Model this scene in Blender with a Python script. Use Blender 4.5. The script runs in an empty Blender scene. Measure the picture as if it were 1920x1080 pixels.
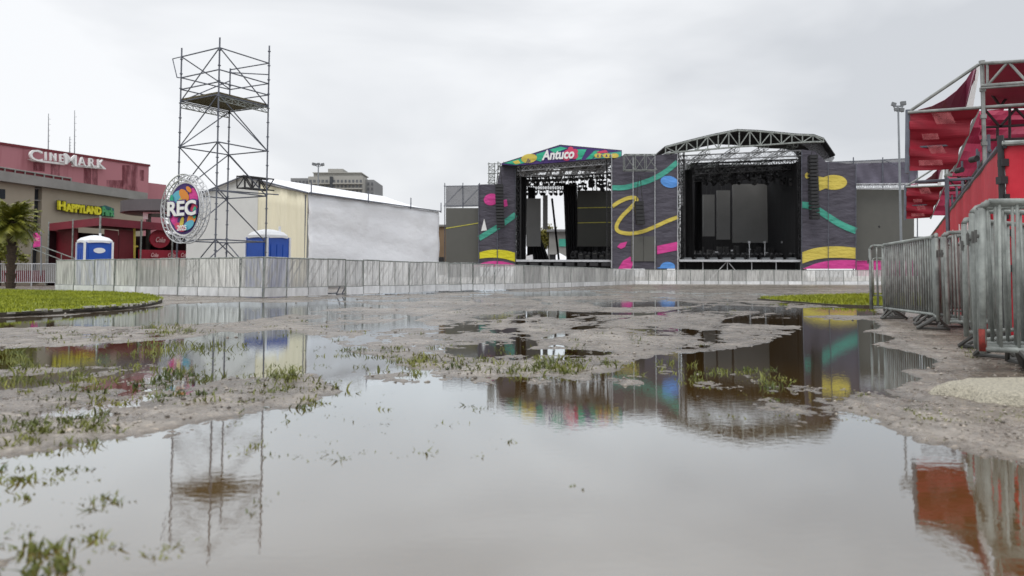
import bpy, math, random
import numpy as np
from mathutils import Vector, Matrix
R = math.radians
random.seed(7)
V = Vector
SC = bpy.context.scene
COL = SC.collection

# ------------------------------------------------------------------ camera model
F = 1493.0
H = 0.62
TH, RO = R(2.9), R(0.15)
fw = V((0, math.cos(TH), math.sin(TH)))
u0 = V((0, -math.sin(TH), math.cos(TH)))
r0 = V((1, 0, 0))
rt = r0 * math.cos(RO) + u0 * math.sin(RO)
up = -r0 * math.sin(RO) + u0 * math.cos(RO)
CY = 517.5 - F * math.tan(TH)
C0 = V((0, 0, H))

def ray(px, py):
    return fw + rt * ((px - 960) / F) + up * ((CY - py) / F)
def P(px, py, y):                     # a point of the place at distance y
    d = ray(px, py)
    return C0 + d * (y / d.y)
def G(px, py, z=0.0):                 # a point on the ground
    d = ray(px, py)
    return C0 + d * ((z - H) / d.z)
def X_at(px, y):
    return P(px, 517, y).x

cam = bpy.data.cameras.new('camera')
co = bpy.data.objects.new('camera', cam)
COL.objects.link(co)
m = Matrix.Identity(4)
for i in range(3):
    m[i][0], m[i][1], m[i][2] = rt[i], up[i], -fw[i]
m[0][3], m[1][3], m[2][3] = C0
co.matrix_world = m
cam.sensor_width = 36
cam.lens = F / 1920 * 36
cam.shift_y = (CY - 540) / 1920
cam.clip_end = 6000
cam.clip_start = 0.05
cam.dof.use_dof = True
cam.dof.focus_distance = 11
cam.dof.aperture_fstop = 2.8
SC.camera = co

# ------------------------------------------------------------------ materials
def mat(name, col, rough=0.6, metal=0.0, var=0.15, scale=3.0, bump=0.0, bscale=None, stretch=None,
        col2=None, thr=None, alpha=1.0, spec=0.5, bd=0.05):
    mt = bpy.data.materials.new(name)
    mt.use_nodes = True
    nt = mt.node_tree
    N, L = nt.nodes, nt.links
    b = N['Principled BSDF']
    b.inputs['Roughness'].default_value = rough
    b.inputs['Metallic'].default_value = metal
    b.inputs['Specular IOR Level'].default_value = spec
    tc = N.new('ShaderNodeTexCoord')
    mp = N.new('ShaderNodeMapping')
    L.new(tc.outputs['Object'], mp.inputs['Vector'])
    if stretch: mp.inputs['Scale'].default_value = stretch
    nz = N.new('ShaderNodeTexNoise')
    nz.inputs['Scale'].default_value = scale
    nz.inputs['Detail'].default_value = 6
    nz.inputs['Roughness'].default_value = 0.6
    L.new(mp.outputs[0], nz.inputs['Vector'])
    rp = N.new('ShaderNodeValToRGB')
    c = V(col[:3])
    a = c * (1 - var); e = c * (1 + var)
    if col2: e = V(col2)
    lo, hi = thr if thr else (0.3, 0.7)
    rp.color_ramp.elements[0].position = lo
    rp.color_ramp.elements[1].position = hi
    rp.color_ramp.elements[0].color = (*a, 1)
    rp.color_ramp.elements[1].color = (*e, 1)
    L.new(nz.outputs['Fac'], rp.inputs['Fac'])
    L.new(rp.outputs[0], b.inputs['Base Color'])
    if bump:
        n2 = N.new('ShaderNodeTexNoise')
        n2.inputs['Scale'].default_value = bscale or scale * 3
        n2.inputs['Detail'].default_value = 5
        L.new(mp.outputs[0], n2.inputs['Vector'])
        bp = N.new('ShaderNodeBump')
        bp.inputs['Strength'].default_value = bump
        bp.inputs['Distance'].default_value = bd
        L.new(n2.outputs['Fac'], bp.inputs['Height'])
        L.new(bp.outputs[0], b.inputs['Normal'])
    if alpha < 1:
        tr = N.new('ShaderNodeBsdfTransparent')
        mx = N.new('ShaderNodeMixShader')
        mx.inputs[0].default_value = alpha
        L.new(tr.outputs[0], mx.inputs[1])
        L.new(b.outputs[0], mx.inputs[2])
        L.new(mx.outputs[0], N['Material Output'].inputs[0])
    return mt

M = {}
M['galv'] = mat('galvanised_steel', (0.25, 0.27, 0.255), 0.6, 0.2, 0.4, 7, 0.15, 40)
M['tubeg'] = mat('weathered_scaffold_tube', (0.26, 0.27, 0.26), 0.5, 0.4, 0.35, 5)
M['footm'] = mat('muddy_steel_foot', (0.09, 0.09, 0.085), 0.6, 0.2, 0.4, 6)
M['barf'] = mat('dark_wine_fascia', (0.17, 0.012, 0.026), 0.6, 0, 0.2, 1)
M['aptw'] = mat('hazed_apartment_window', (0.11, 0.115, 0.125), 0.25, 0, 0.4, 0.3)  # distant haze is put into the colour: panes lightened
M['galvd'] = mat('dull_galvanised_tube', (0.13, 0.14, 0.17), 0.5, 0.5, 0.25, 4)
M['sil'] = mat('silver_truss', (0.55, 0.56, 0.58), 0.4, 0.5, 0.15, 4)
M['blk'] = mat('black_metal', (0.018, 0.018, 0.02), 0.55, 0, 0.3, 3)
M['drape'] = mat('black_drape', (0.012, 0.012, 0.014), 0.9, 0, 0.5, 2, 0.5, 3, (4, 4, 0.3))
M['led'] = mat('led_wall_grey', (0.095, 0.095, 0.085), 0.55, 0, 0.06, 1.2)
M['leddk'] = mat('led_wall_dark', (0.2, 0.2, 0.195), 0.6, 0, 0.08, 0.7)
M['ban'] = mat('charcoal_banner', (0.07, 0.065, 0.086), 0.7, 0, 0.16, 0.8, 0.5, 0.9, (1, 1, 2.5), bd=0.35)
M['scrim'] = mat('grey_scrim', (0.2, 0.2, 0.215), 0.85, 0, 0.15, 1.5, 0.3, 2, None, None, None, 0.6)
M['scrimp'] = mat('purple_scrim', (0.13, 0.12, 0.16), 0.85, 0, 0.15, 1.0, 0.4, 1.5, None, None, None, 0.93)
M['teal'] = mat('teal_print', (0.06, 0.36, 0.27), 0.7, 0, 0.1, 1, 0.5, 0.9, (1, 1, 2.5), bd=0.35)
M['tealb'] = mat('bright_green_print', (0.03, 0.4, 0.24), 0.7, 0, 0.1, 1, 0.5, 0.9, (1, 1, 2.5), bd=0.35)
M['yel'] = mat('yellow_print', (0.62, 0.5, 0.09), 0.7, 0, 0.08, 1, 0.5, 0.9, (1, 1, 2.5), bd=0.35)
M['yelb'] = mat('bright_yellow_print', (0.68, 0.62, 0.02), 0.7, 0, 0.06, 1, 0.5, 0.9, (1, 1, 2.5), bd=0.35)
M['pink'] = mat('magenta_print', (0.62, 0.05, 0.28), 0.7, 0, 0.08, 1, 0.5, 0.9, (1, 1, 2.5), bd=0.35)
M['pinkr'] = mat('crimson_print', (0.6, 0.06, 0.14), 0.7, 0, 0.08, 1)
M['blue'] = mat('blue_print', (0.1, 0.3, 0.72), 0.7, 0, 0.08, 1, 0.5, 0.9, (1, 1, 2.5), bd=0.35)
M['navy'] = mat('navy_print', (0.06, 0.03, 0.16), 0.7, 0, 0.08, 1)
M['sky'] = mat('light_blue_print', (0.12, 0.42, 0.55), 0.7, 0, 0.08, 1)
M['orange'] = mat('orange_print', (0.7, 0.25, 0.04), 0.7, 0, 0.08, 1)
M['ribbon'] = mat('yellow_tape', (0.5, 0.47, 0.07), 0.6)
M['white'] = mat('white_paint', (0.8, 0.8, 0.8), 0.5, 0, 0.05, 3)
M['tentw'] = mat('white_tent_pvc', (0.70, 0.70, 0.71), 0.5, 0, 0.0, 0.22, 0.6, 0.8, (1, 1, 2.0), (0.84, 0.85, 0.88), (0.3, 0.5), bd=0.12)
M['tentr'] = mat('white_roof_pvc', (0.86, 0.87, 0.9), 0.45, 0, 0.03, 0.6, 0.2, 0.6)
M['tentg'] = mat('grey_white_pvc', (0.62, 0.62, 0.6), 0.55, 0, 0.08, 0.6, 0.4, 0.7)
M['cream'] = mat('cream_curtain', (0.76, 0.71, 0.54), 0.7, 0, 0.05, 1.6, 0.5, 2.2, (2.5, 2.5, 0.25))
M['toib'] = mat('blue_plastic', (0.008, 0.075, 0.42), 0.35, 0, 0.12, 2)
M['toiw'] = mat('white_plastic', (0.75, 0.76, 0.78), 0.4, 0, 0.06, 3)
M['perf'] = mat('perforated_sheet', (0.68, 0.68, 0.66), 0.55, 0.1, 0.45, 2.2, 0.2, 6, (7, 7, 0.5), None, None, 0.5)
M['kick'] = mat('kick_plate', (0.72, 0.73, 0.74), 0.45, 0.2, 0.18, 2.5, 0.15, 8, (2, 2, 1))
M['cine'] = mat('faded_pink_render', (0.27, 0.09, 0.105), 0.8, 0, 0.0, 0.16, 0.1, 4, (2.4, 2.4, 0.3), (0.4, 0.165, 0.19), (0.34, 0.46))
M['beige'] = mat('beige_wall', (0.36, 0.315, 0.245), 0.8, 0, 0.08, 0.5, 0.15, 3)
M['conc'] = mat('grey_concrete', (0.25, 0.245, 0.23), 0.8, 0, 0.18, 0.7, 0.2, 4)
M['glass'] = mat('dark_glass', (0.03, 0.035, 0.042), 0.12, 0, 0.2, 1)
M['redf'] = mat('red_fabric', (0.52, 0.009, 0.028), 0.55, 0, 0.16, 1.6, 0.35, 2.4)
M['redd'] = mat('deep_red_fabric', (0.29, 0.007, 0.024), 0.6, 0, 0.2, 1.4, 0.3, 2)
M['redp'] = mat('wine_fabric', (0.33, 0.014, 0.06), 0.6, 0, 0.22, 0.9, 0.35, 1.4)
M['purp'] = mat('wine_purple_membrane', (0.27, 0.035, 0.1), 0.5, 0, 0.2, 0.8, 0.2, 1.2)
M['redk'] = mat('dark_red_panel', (0.13, 0.005, 0.012), 0.6, 0, 0.15, 1)
M['pale'] = mat('pale_print', (0.62, 0.36, 0.36), 0.6, 0, 0.15, 2)
M['offw'] = mat('off_white_print', (0.72, 0.62, 0.6), 0.6, 0, 0.05, 2)
M['lampg'] = mat('lamp_grey', (0.16, 0.17, 0.18), 0.5, 0.2)
M['pole'] = mat('pole_grey', (0.24, 0.26, 0.28), 0.5, 0.3)
M['deck'] = mat('weathered_deck', (0.10, 0.085, 0.045), 0.8, 0, 0.35, 1.5, 0.2, 8, (0.6, 6, 1))
M['apt'] = mat('apartment_wall', (0.34, 0.335, 0.31), 0.8, 0, 0.08, 0.05)
M['aptd'] = mat('hazed_dark_wall', (0.22, 0.225, 0.23), 0.8, 0, 0.1, 0.05)  # dark wall tone lightened in the colour to imitate haze
M['brown'] = mat('brown_wall', (0.22, 0.15, 0.09), 0.8, 0, 0.15, 0.6)
M['canop'] = mat('grey_canopy', (0.10, 0.10, 0.105), 0.6, 0, 0.1, 0.5)
M['bark'] = mat('palm_bark', (0.07, 0.05, 0.035), 0.9, 0, 0.4, 6, 0.8, 12, (1, 1, 3))
M['leaf'] = mat('palm_leaf', (0.06, 0.095, 0.012), 0.5, 0, 0.35, 2.0, 0, None, None, (0.27, 0.26, 0.03))
M['leaf2'] = mat('yellow_green_leaf', (0.05, 0.075, 0.015), 0.6, 0, 0.4, 1.2, 0, None, None, (0.26, 0.22, 0.03))
M['grass'] = mat('lawn_grass', (0.16, 0.2, 0.008), 0.7, 0, 0.25, 1.2, 0, None, None, (0.34, 0.37, 0.014))
M['weed'] = mat('weed_leaf', (0.07, 0.105, 0.012), 0.6, 0, 0.35, 2.2, 0, None, None, (0.22, 0.22, 0.035), (0.38, 0.7))
M['soil'] = mat('lawn_soil', (0.14, 0.17, 0.012), 0.9, 0, 0.3, 4)
M['earth'] = mat('dark_wet_earth', (.05, .042, .03), .9)
M['kerb'] = mat('kerb_stone', (0.42, 0.41, 0.36), 0.8, 0, 0.25, 6)
M['heap'] = mat('pale_gravel', (0.52, 0.48, 0.38), 0.85, 0, 0.35, 60, 0.9, 90)

def vary(key, lo, hi, streak=None):       # panels of one kind differ in how weathered they are
    nt = M[key].node_tree; N, L = nt.nodes, nt.links; b = N['Principled BSDF']
    src = b.inputs['Base Color'].links[0].from_socket
    oi = N.new('ShaderNodeObjectInfo'); mr = N.new('ShaderNodeMapRange'); mr.inputs['To Min'].default_value = lo; mr.inputs['To Max'].default_value = hi
    L.new(oi.outputs['Random'], mr.inputs['Value'])
    vm = N.new('ShaderNodeVectorMath'); vm.operation = 'SCALE'; L.new(src, vm.inputs[0]); L.new(mr.outputs[0], vm.inputs['Scale']); L.new(vm.outputs[0], b.inputs['Base Color'])
    mp = [n for n in N if n.bl_idname == 'ShaderNodeMapping'][0]
    ml = N.new('ShaderNodeMath'); ml.operation = 'MULTIPLY'; ml.inputs[1].default_value = 40; L.new(oi.outputs['Random'], ml.inputs[0]); L.new(ml.outputs[0], mp.inputs['Location'])
vary('perf', .78, 1.15); vary('kick', .82, 1.1); vary('galv', .8, 1.15)
def ragged(name, col, scale, stretch, lo, hi):      # a stain that thins out unevenly
    mt = mat(name, col, .85, 0, .3, scale, 0, None, stretch)
    nt = mt.node_tree; N, L = nt.nodes, nt.links; b = N['Principled BSDF']; nz = [n for n in N if n.bl_idname == 'ShaderNodeTexNoise'][0]
    mr = N.new('ShaderNodeMapRange'); mr.inputs['From Min'].default_value = lo; mr.inputs['From Max'].default_value = hi; L.new(nz.outputs['Fac'], mr.inputs['Value'])
    tr = N.new('ShaderNodeBsdfTransparent'); mx = N.new('ShaderNodeMixShader'); L.new(mr.outputs[0], mx.inputs[0]); L.new(tr.outputs[0], mx.inputs[1]); L.new(b.outputs[0], mx.inputs[2]); L.new(mx.outputs[0], N['Material Output'].inputs[0])
    return mt

# ------------------------------------------------------------------ mesh builder
class MB:
    def __init__(s): s.v, s.f, s.m = [], [], []
    def add(s, vs, fs, mi=0):
        o = len(s.v)
        s.v += [V(p) for p in vs]
        s.f += [tuple(i + o for i in f) for f in fs]
        s.m += [mi] * len(fs)
    def hexa(s, a, b, c, d, e, f, g, h, mi=0):      # bottom loop abcd, top loop efgh
        s.add([a, b, c, d, e, f, g, h], [(3, 2, 1, 0), (4, 5, 6, 7), (0, 1, 5, 4), (1, 2, 6, 5), (2, 3, 7, 6), (3, 0, 4, 7)], mi)
    def box(s, x0, y0, z0, x1, y1, z1, mi=0):
        s.hexa((x0, y0, z0), (x1, y0, z0), (x1, y1, z0), (x0, y1, z0), (x0, y0, z1), (x1, y0, z1), (x1, y1, z1), (x0, y1, z1), mi)
    def tube(s, p, q, r, n=6, mi=0, r2=None, cap=True):
        p, q = V(p), V(q)
        d = q - p
        if d.length < 1e-6: return
        d.normalize()
        a = d.orthogonal().normalized() if abs(d.z) > 0.99 else d.cross(V((0, 0, 1))).normalized()
        b = d.cross(a)
        r2 = r if r2 is None else r2
        vs = []
        for k in range(n):
            t = 2 * math.pi * (k + 0.5) / n
            o = a * math.cos(t) + b * math.sin(t)
            vs += [p + o * r, q + o * r2]
        fs = [(2 * k, 2 * ((k + 1) % n), 2 * ((k + 1) % n) + 1, 2 * k + 1) for k in range(n)]
        if cap: fs += [tuple(2 * k for k in range(n))[::-1], tuple(2 * k + 1 for k in range(n))]
        s.add(vs, fs, mi)
    def path(s, pts, r, n=6, mi=0):
        for a, b in zip(pts[:-1], pts[1:]): s.tube(a, b, r, n, mi)
    def prism(s, pts, ex, mi=0):
        n = len(pts); ex = V(ex)
        vs = [V(p) for p in pts] + [V(p) + ex for p in pts]
        fs = [tuple(range(n)), tuple(range(n, 2 * n))[::-1]] + [(k, k + n, (k + 1) % n + n, (k + 1) % n) for k in range(n)]
        s.add(vs, fs, mi)
    def quadgrid(s, a, b, c, d, nu, nv, mi=0, fn=None, ex=None):   # a-b bottom, d-c top
        a, b, c, d = V(a), V(b), V(c), V(d)
        vs = []
        for j in range(nv + 1):
            for i in range(nu + 1):
                u, v = i / nu, j / nv
                p = (a * (1 - u) + b * u) * (1 - v) + (d * (1 - u) + c * u) * v
                if fn: p = p + fn(u, v)
                vs.append(p)
        w = nu + 1
        fs = [(j * w + i, j * w + i + 1, (j + 1) * w + i + 1, (j + 1) * w + i) for j in range(nv) for i in range(nu)]
        if ex is not None:
            n = len(vs); ex = V(ex)
            vs += [p + ex for p in vs]
            fs += [tuple(k + n for k in f[::-1]) for f in fs]
            rim = [i for i in range(w)] + [j * w + nu for j in range(1, nv + 1)] + [nv * w + i for i in range(nu - 1, -1, -1)] + [j * w for j in range(nv - 1, 0, -1)]
            fs += [(rim[k], rim[k] + n, rim[(k + 1) % len(rim)] + n, rim[(k + 1) % len(rim)]) for k in range(len(rim))]
        s.add(vs, fs, mi)
    # shapes on an upright plane at distance d, outline read off the photograph
    def pbox(s, x0, y0, x1, y1, d, th=0.1, mi=0):
        a, b, c, e = P(x0, y1, d), P(x1, y1, d), P(x1, y0, d), P(x0, y0, d)
        t = V((0, th, 0))
        s.hexa(a, b, b + t, a + t, e, c, c + t, e + t, mi)
    def ppoly(s, pts, d, th=0.06, mi=0, off=0.0):
        s.prism([P(x, y, d) + V((0, -off, 0)) for x, y in pts], (0, th, 0), mi)
    def pstroke(s, pts, w, d, off, th=0.03, mi=0):
        q = smooth(pts)
        for k in range(len(q)):
            pass
        L_, R_ = [], []
        for k in range(len(q)):
            a = q[max(0, k - 1)]; b = q[min(len(q) - 1, k + 1)]
            dx, dy = b[0] - a[0], b[1] - a[1]
            l = math.hypot(dx, dy) or 1
            L_.append((q[k][0] - dy / l * w / 2, q[k][1] + dx / l * w / 2))
            R_.append((q[k][0] + dy / l * w / 2, q[k][1] - dx / l * w / 2))
        for k in range(len(q) - 1):
            s.prism([P(x, y, d) + V((0, -off, 0)) for x, y in (L_[k], L_[k + 1], R_[k + 1], R_[k])], (0, th, 0), mi)
    def ptube(s, x0, y0, x1, y1, d, r, mi=0, d2=None, n=5):
        s.tube(P(x0, y0, d), P(x1, y1, d2 or d), r, n, mi)
    def truss(s, p, q, w, h, n, r, mi=0, rd=None):
        p, q = V(p), V(q)
        d = (q - p).normalized()
        a = d.cross(V((0, 0, 1)))
        a = a.normalized() if a.length > 1e-3 else V((1, 0, 0))
        b = a.cross(d).normalized()
        rd = rd or r * 0.7
        cs = [a * sx * w / 2 + b * sz * h / 2 for sx, sz in ((-1, -1), (1, -1), (1, 1), (-1, 1))]
        for c in cs: s.tube(p + c, q + c, r, 5, mi)
        for k in range(n):
            p0 = p + (q - p) * (k / n); p1 = p + (q - p) * ((k + 1) / n)
            for i in range(4):
                c, e = cs[i], cs[(i + 1) % 4]
                if (k + i) % 2: c, e = e, c
                s.tube(p0 + c, p1 + e, rd, 4, mi, cap=False)
                s.tube(p0 + c, p0 + e, rd, 4, mi, cap=False)
    def text(s, txt, a, b, c, d, mi=0, th=0.02, off=0.0, bold=0.0, shear=0.0):  # quad corners: a bottom left, b bottom right, c top right, d top left
        vs, fs = glyphs(txt, bold)
        a, b, c, d = V(a), V(b), V(c), V(d)
        n = (b - a).cross(d - a).normalized()
        out = []
        for (x, y, z) in vs:
            u = x + shear * (y - 0.5)
            out.append((a * (1 - u) + b * u) * (1 - y) + (d * (1 - u) + c * u) * y + n * (off + (z + 0.5) * th))
        s.add(out, fs, mi)
    def ptext(s, txt, x0, y0, x1, y1, d, mi=0, th=0.02, off=0.03, bold=0.0, shear=0.0, slope=0.0):
        s.text(txt, P(x0, y1, d), P(x1, y1 + slope, d), P(x1, y0 + slope, d), P(x0, y0, d), mi, th, off, bold, shear)
    def build(s, name, mats, parent=None, base=None, sm=False):
        if not isinstance(mats, (list, tuple)): mats = [mats]
        me = bpy.data.meshes.new(name)
        if parent is not None: base = BASE[parent.name]
        elif base is None:
            xs = [p.x for p in s.v]; ys = [p.y for p in s.v]; zs = [p.z for p in s.v]
            base = V(((min(xs) + max(xs)) / 2, (min(ys) + max(ys)) / 2, min(zs)))
        base = V(base)
        me.from_pydata([tuple(p - base) for p in s.v], [], s.f)
        for mm in mats: me.materials.append(M[mm] if isinstance(mm, str) else mm)
        me.polygons.foreach_set('material_index', s.m)
        if sm: me.polygons.foreach_set('use_smooth', [True] * len(me.polygons))
        me.update()
        o = bpy.data.objects.new(name, me)
        COL.objects.link(o)
        if parent is not None: o.parent = parent
        else: o.location = base
        BASE[o.name] = base
        return o
BASE = {}
_gl = {}
def glyphs(txt, bold):
    k = (txt, bold)
    if k in _gl: return _gl[k]
    cu = bpy.data.curves.new('lettering', 'FONT')
    cu.body = txt; cu.offset = bold; cu.extrude = 0.05; cu.resolution_u = 3
    o = bpy.data.objects.new('lettering', cu)
    COL.objects.link(o)
    dg = bpy.context.evaluated_depsgraph_get(); dg.update()
    me = bpy.data.meshes.new_from_object(o.evaluated_get(dg))
    vs = [tuple(v.co) for v in me.vertices]; fs = [tuple(p.vertices) for p in me.polygons]
    bpy.data.objects.remove(o); bpy.data.curves.remove(cu); bpy.data.meshes.remove(me)
    x0 = min(v[0] for v in vs); x1 = max(v[0] for v in vs); y0 = min(v[1] for v in vs); y1 = max(v[1] for v in vs)
    vs = [((v[0] - x0) / (x1 - x0), (v[1] - y0) / (y1 - y0), v[2] / 0.1) for v in vs]
    _gl[k] = (vs, fs)
    return _gl[k]
def smooth(pts, n=6):
    out = []
    for i in range(len(pts) - 1):
        p0 = pts[max(0, i - 1)]; p1 = pts[i]; p2 = pts[i + 1]; p3 = pts[min(len(pts) - 1, i + 2)]
        for k in range(n):
            t = k / n
            out.append(tuple(0.5 * (2 * p1[j] + (p2[j] - p0[j]) * t + (2 * p0[j] - 5 * p1[j] + 4 * p2[j] - p3[j]) * t * t + (3 * p1[j] - p0[j] - 3 * p2[j] + p3[j]) * t ** 3) for j in (0, 1)))
    out.append(tuple(pts[-1]))
    return out
def ell(cx, cy, rx, ry, n=20, rot=0, a0=0, a1=360):
    o = []
    for k in range(n + (1 if a1 - a0 < 360 else 0)):
        t = R(a0 + (a1 - a0) * k / n)
        x, y = rx * math.cos(t), ry * math.sin(t)
        o.append((cx + x * math.cos(R(rot)) - y * math.sin(R(rot)), cy + x * math.sin(R(rot)) + y * math.cos(R(rot))))
    return o
def tag(o, label=None, cat=None, group=None, kind=None):
    if label: o['label'] = label
    if cat: o['category'] = cat
    if group: o['group'] = group
    if kind: o['kind'] = kind
    return o
def thing(name, label, cat, loc=(0, 0, 0), group=None):
    o = bpy.data.objects.new(name, None)
    COL.objects.link(o)
    o.location = loc
    o.empty_display_size = 0.3
    BASE[o.name] = V(loc)
    return tag(o, label, cat, group)
def dup(root, loc, rz=0.0, label=None, group=None, sx=None, skip=()):
    r = root.copy(); COL.objects.link(r)
    r.location = loc; r.rotation_euler = (0, 0, rz)
    if sx: r.scale = (sx, 1, 1)
    if label: r['label'] = label
    if group: r['group'] = group
    for ch in list(root.children):
        if ch.name.split('.')[0] in skip: continue
        c = ch.copy(); COL.objects.link(c); c.parent = r
        for g in list(ch.children):
            d = g.copy(); COL.objects.link(d); d.parent = c
    return r

# ------------------------------------------------------------------ numpy noise
def _hash(ix, iy, s):
    h = (ix.astype(np.int64) * 374761393 + iy.astype(np.int64) * 668265263 + s * 974634777) & 0xFFFFFFFF
    h = ((h ^ (h >> 13)) * 1274126177) & 0xFFFFFFFF
    return ((h ^ (h >> 16)) & 0xFFFF) / 65535.0
def vn(x, y, s=0):
    ix, iy = np.floor(x), np.floor(y)
    fx, fy = x - ix, y - iy
    fx = fx * fx * (3 - 2 * fx); fy = fy * fy * (3 - 2 * fy)
    a, b = _hash(ix, iy, s), _hash(ix + 1, iy, s)
    c, d = _hash(ix, iy + 1, s), _hash(ix + 1, iy + 1, s)
    return (a * (1 - fx) + b * fx) * (1 - fy) + (c * (1 - fx) + d * fx) * fy
def fbm(x, y, o=4, s=0):
    t, a, n = 0, 0.5, 0
    for k in range(o):
        t = t + a * vn(x * 2 ** k + 17.3 * k, y * 2 ** k - 9.1 * k, s + k); n += a; a *= 0.55
    return t / n
def inpoly(px, py, poly):
    r = np.zeros(px.shape, bool)
    n = len(poly)
    for i in range(n):
        x0, y0 = poly[i]; x1, y1 = poly[(i + 1) % n]
        if y0 == y1: continue
        c = ((y0 > py) != (y1 > py)) & (px < (x1 - x0) * (py - y0) / (y1 - y0) + x0)
        r ^= c
    return r

# ------------------------------------------------------------------ ground and puddles
RX = np.arange(-300, 2221, 3.0); RY = np.arange(522, 1140, 1.0)
gx, gy = np.meshgrid(RX, RY)
mask = np.full(gx.shape, 0.10)
def setw(poly, v): mask[inpoly(gx, gy, poly)] = v
setw([(560, 552), (1100, 540), (1640, 556), (1640, 600), (1500, 625), (1300, 655), (1100, 690), (700, 705), (560, 690)], 0.41)
setw([(-300, 600), (560, 590), (620, 640), (560, 720), (600, 760), (300, 800), (-300, 860)], 0.30)
setw([(-300, 690), (300, 690), (560, 705), (580, 750), (300, 790), (-300, 850)], 0.40)
# big foreground pool with the arm along the right-hand banner reflection
setw([(-300, 880), (0, 862), (150, 838), (270, 812), (420, 782), (560, 762), (640, 735), (600, 700), (560, 690), (640, 660), (700, 668), (760, 690), (830, 704), (925, 708),
      (1060, 712), (1150, 700), (1190, 676), (1280, 662), (1370, 658), (1450, 638), (1508, 618), (1500, 612), (1360, 604), (1350, 597), (1500, 598), (1640, 602), (1660, 612), (1620, 622), (1690, 634),
      (1630, 646), (1700, 658), (1760, 676), (1755, 690), (1670, 694), (1730, 708), (1690, 728), (1600, 728), (1580, 742), (1690, 752), (1705, 765), (1640, 776), (1665, 800), (1700, 822), (1770, 832), (1850, 858), (1920, 872), (2220, 900), (2220, 1140), (-300, 1140)], 1)
setw([(-300, 668), (0, 654), (200, 645), (345, 634), (420, 622), (530, 618), (600, 632), (640, 650), (625, 690), (560, 700), (460, 705), (380, 700), (290, 680), (150, 688), (0, 694), (-300, 700)], 0.95)
setw([(-300, 602), (0, 597), (120, 592), (230, 582), (330, 570), (470, 566), (640, 567), (700, 572), (600, 582), (430, 604), (250, 612), (100, 613), (-300, 622)], 0.9)
for pl in ([(955, 548), (1110, 546), (1120, 554), (960, 556)], [(1110, 569), (1250, 566), (1315, 571), (1240, 576), (1130, 575)], [(950, 582), (1250, 588), (1240, 592), (960, 588)],
           [(640, 610), (800, 604), (790, 615), (650, 620)], [(850, 660), (960, 645), (1005, 640), (985, 656), (1060, 654), (1160, 660), (1150, 667), (1000, 664), (860, 670)],
           [(1290, 577), (1400, 575), (1500, 577), (1640, 578), (1650, 591), (1500, 590), (1430, 584), (1300, 583)], [(930, 618), (965, 615), (960, 624), (930, 626)],
           [(1080, 612), (1140, 610), (1130, 617), (1070, 618)], [(1650, 750), (1720, 745), (1740, 756), (1670, 762)], [(700, 540), (960, 536), (950, 545), (720, 552)]):
    setw(pl, 0.86)
for pl in ([(1500, 592), (1640, 594), (1650, 600), (1500, 598)], [(1510, 680), (1560, 676), (1555, 684), (1515, 686)], [(1400, 668), (1465, 672), (1460, 678), (1425, 678)], [(1590, 686), (1640, 688), (1600, 691)]):
    setw(pl, 0.4)
setw([(1260, 692), (1500, 686), (1620, 708), (1650, 738), (1500, 742), (1280, 726)], 0.58)
setw([(1150, 735), (1400, 742), (1580, 742), (1600, 790), (1500, 812), (1300, 790)], 0.68)
setw([(1560, 735), (1700, 730), (1720, 790), (1640, 800), (1570, 770)], 0.5)
setw([(640, 690), (900, 706), (1150, 706), (1250, 680), (1260, 700), (1150, 728), (900, 722), (640, 712)], 0.56)
setw([(-300, 880), (160, 868), (230, 900), (190, 990), (330, 1010), (300, 1060), (100, 1090), (-300, 1140)], 0.62)
def blur1(a, s, ax):
    k = np.arange(-int(3 * s) - 1, int(3 * s) + 2); w = np.exp(-k * k / (2 * s * s)); w /= w.sum()
    a = np.moveaxis(a, ax, -1)
    p = np.pad(a, [(0, 0), (len(k) // 2, len(k) // 2)], mode='edge')
    o = sum(w[i] * p[:, i:i + a.shape[1]] for i in range(len(k)))
    return np.moveaxis(o, -1, ax)
b1, b2 = blur1(blur1(mask, 3.0, 1), 0.9, 0), blur1(blur1(mask, 11.0, 1), 13.0, 0)
t_ = np.clip((RY - 610) / 220, 0, 1)[:, None]
mask = b1 * (1 - t_) + b2 * t_

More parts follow.
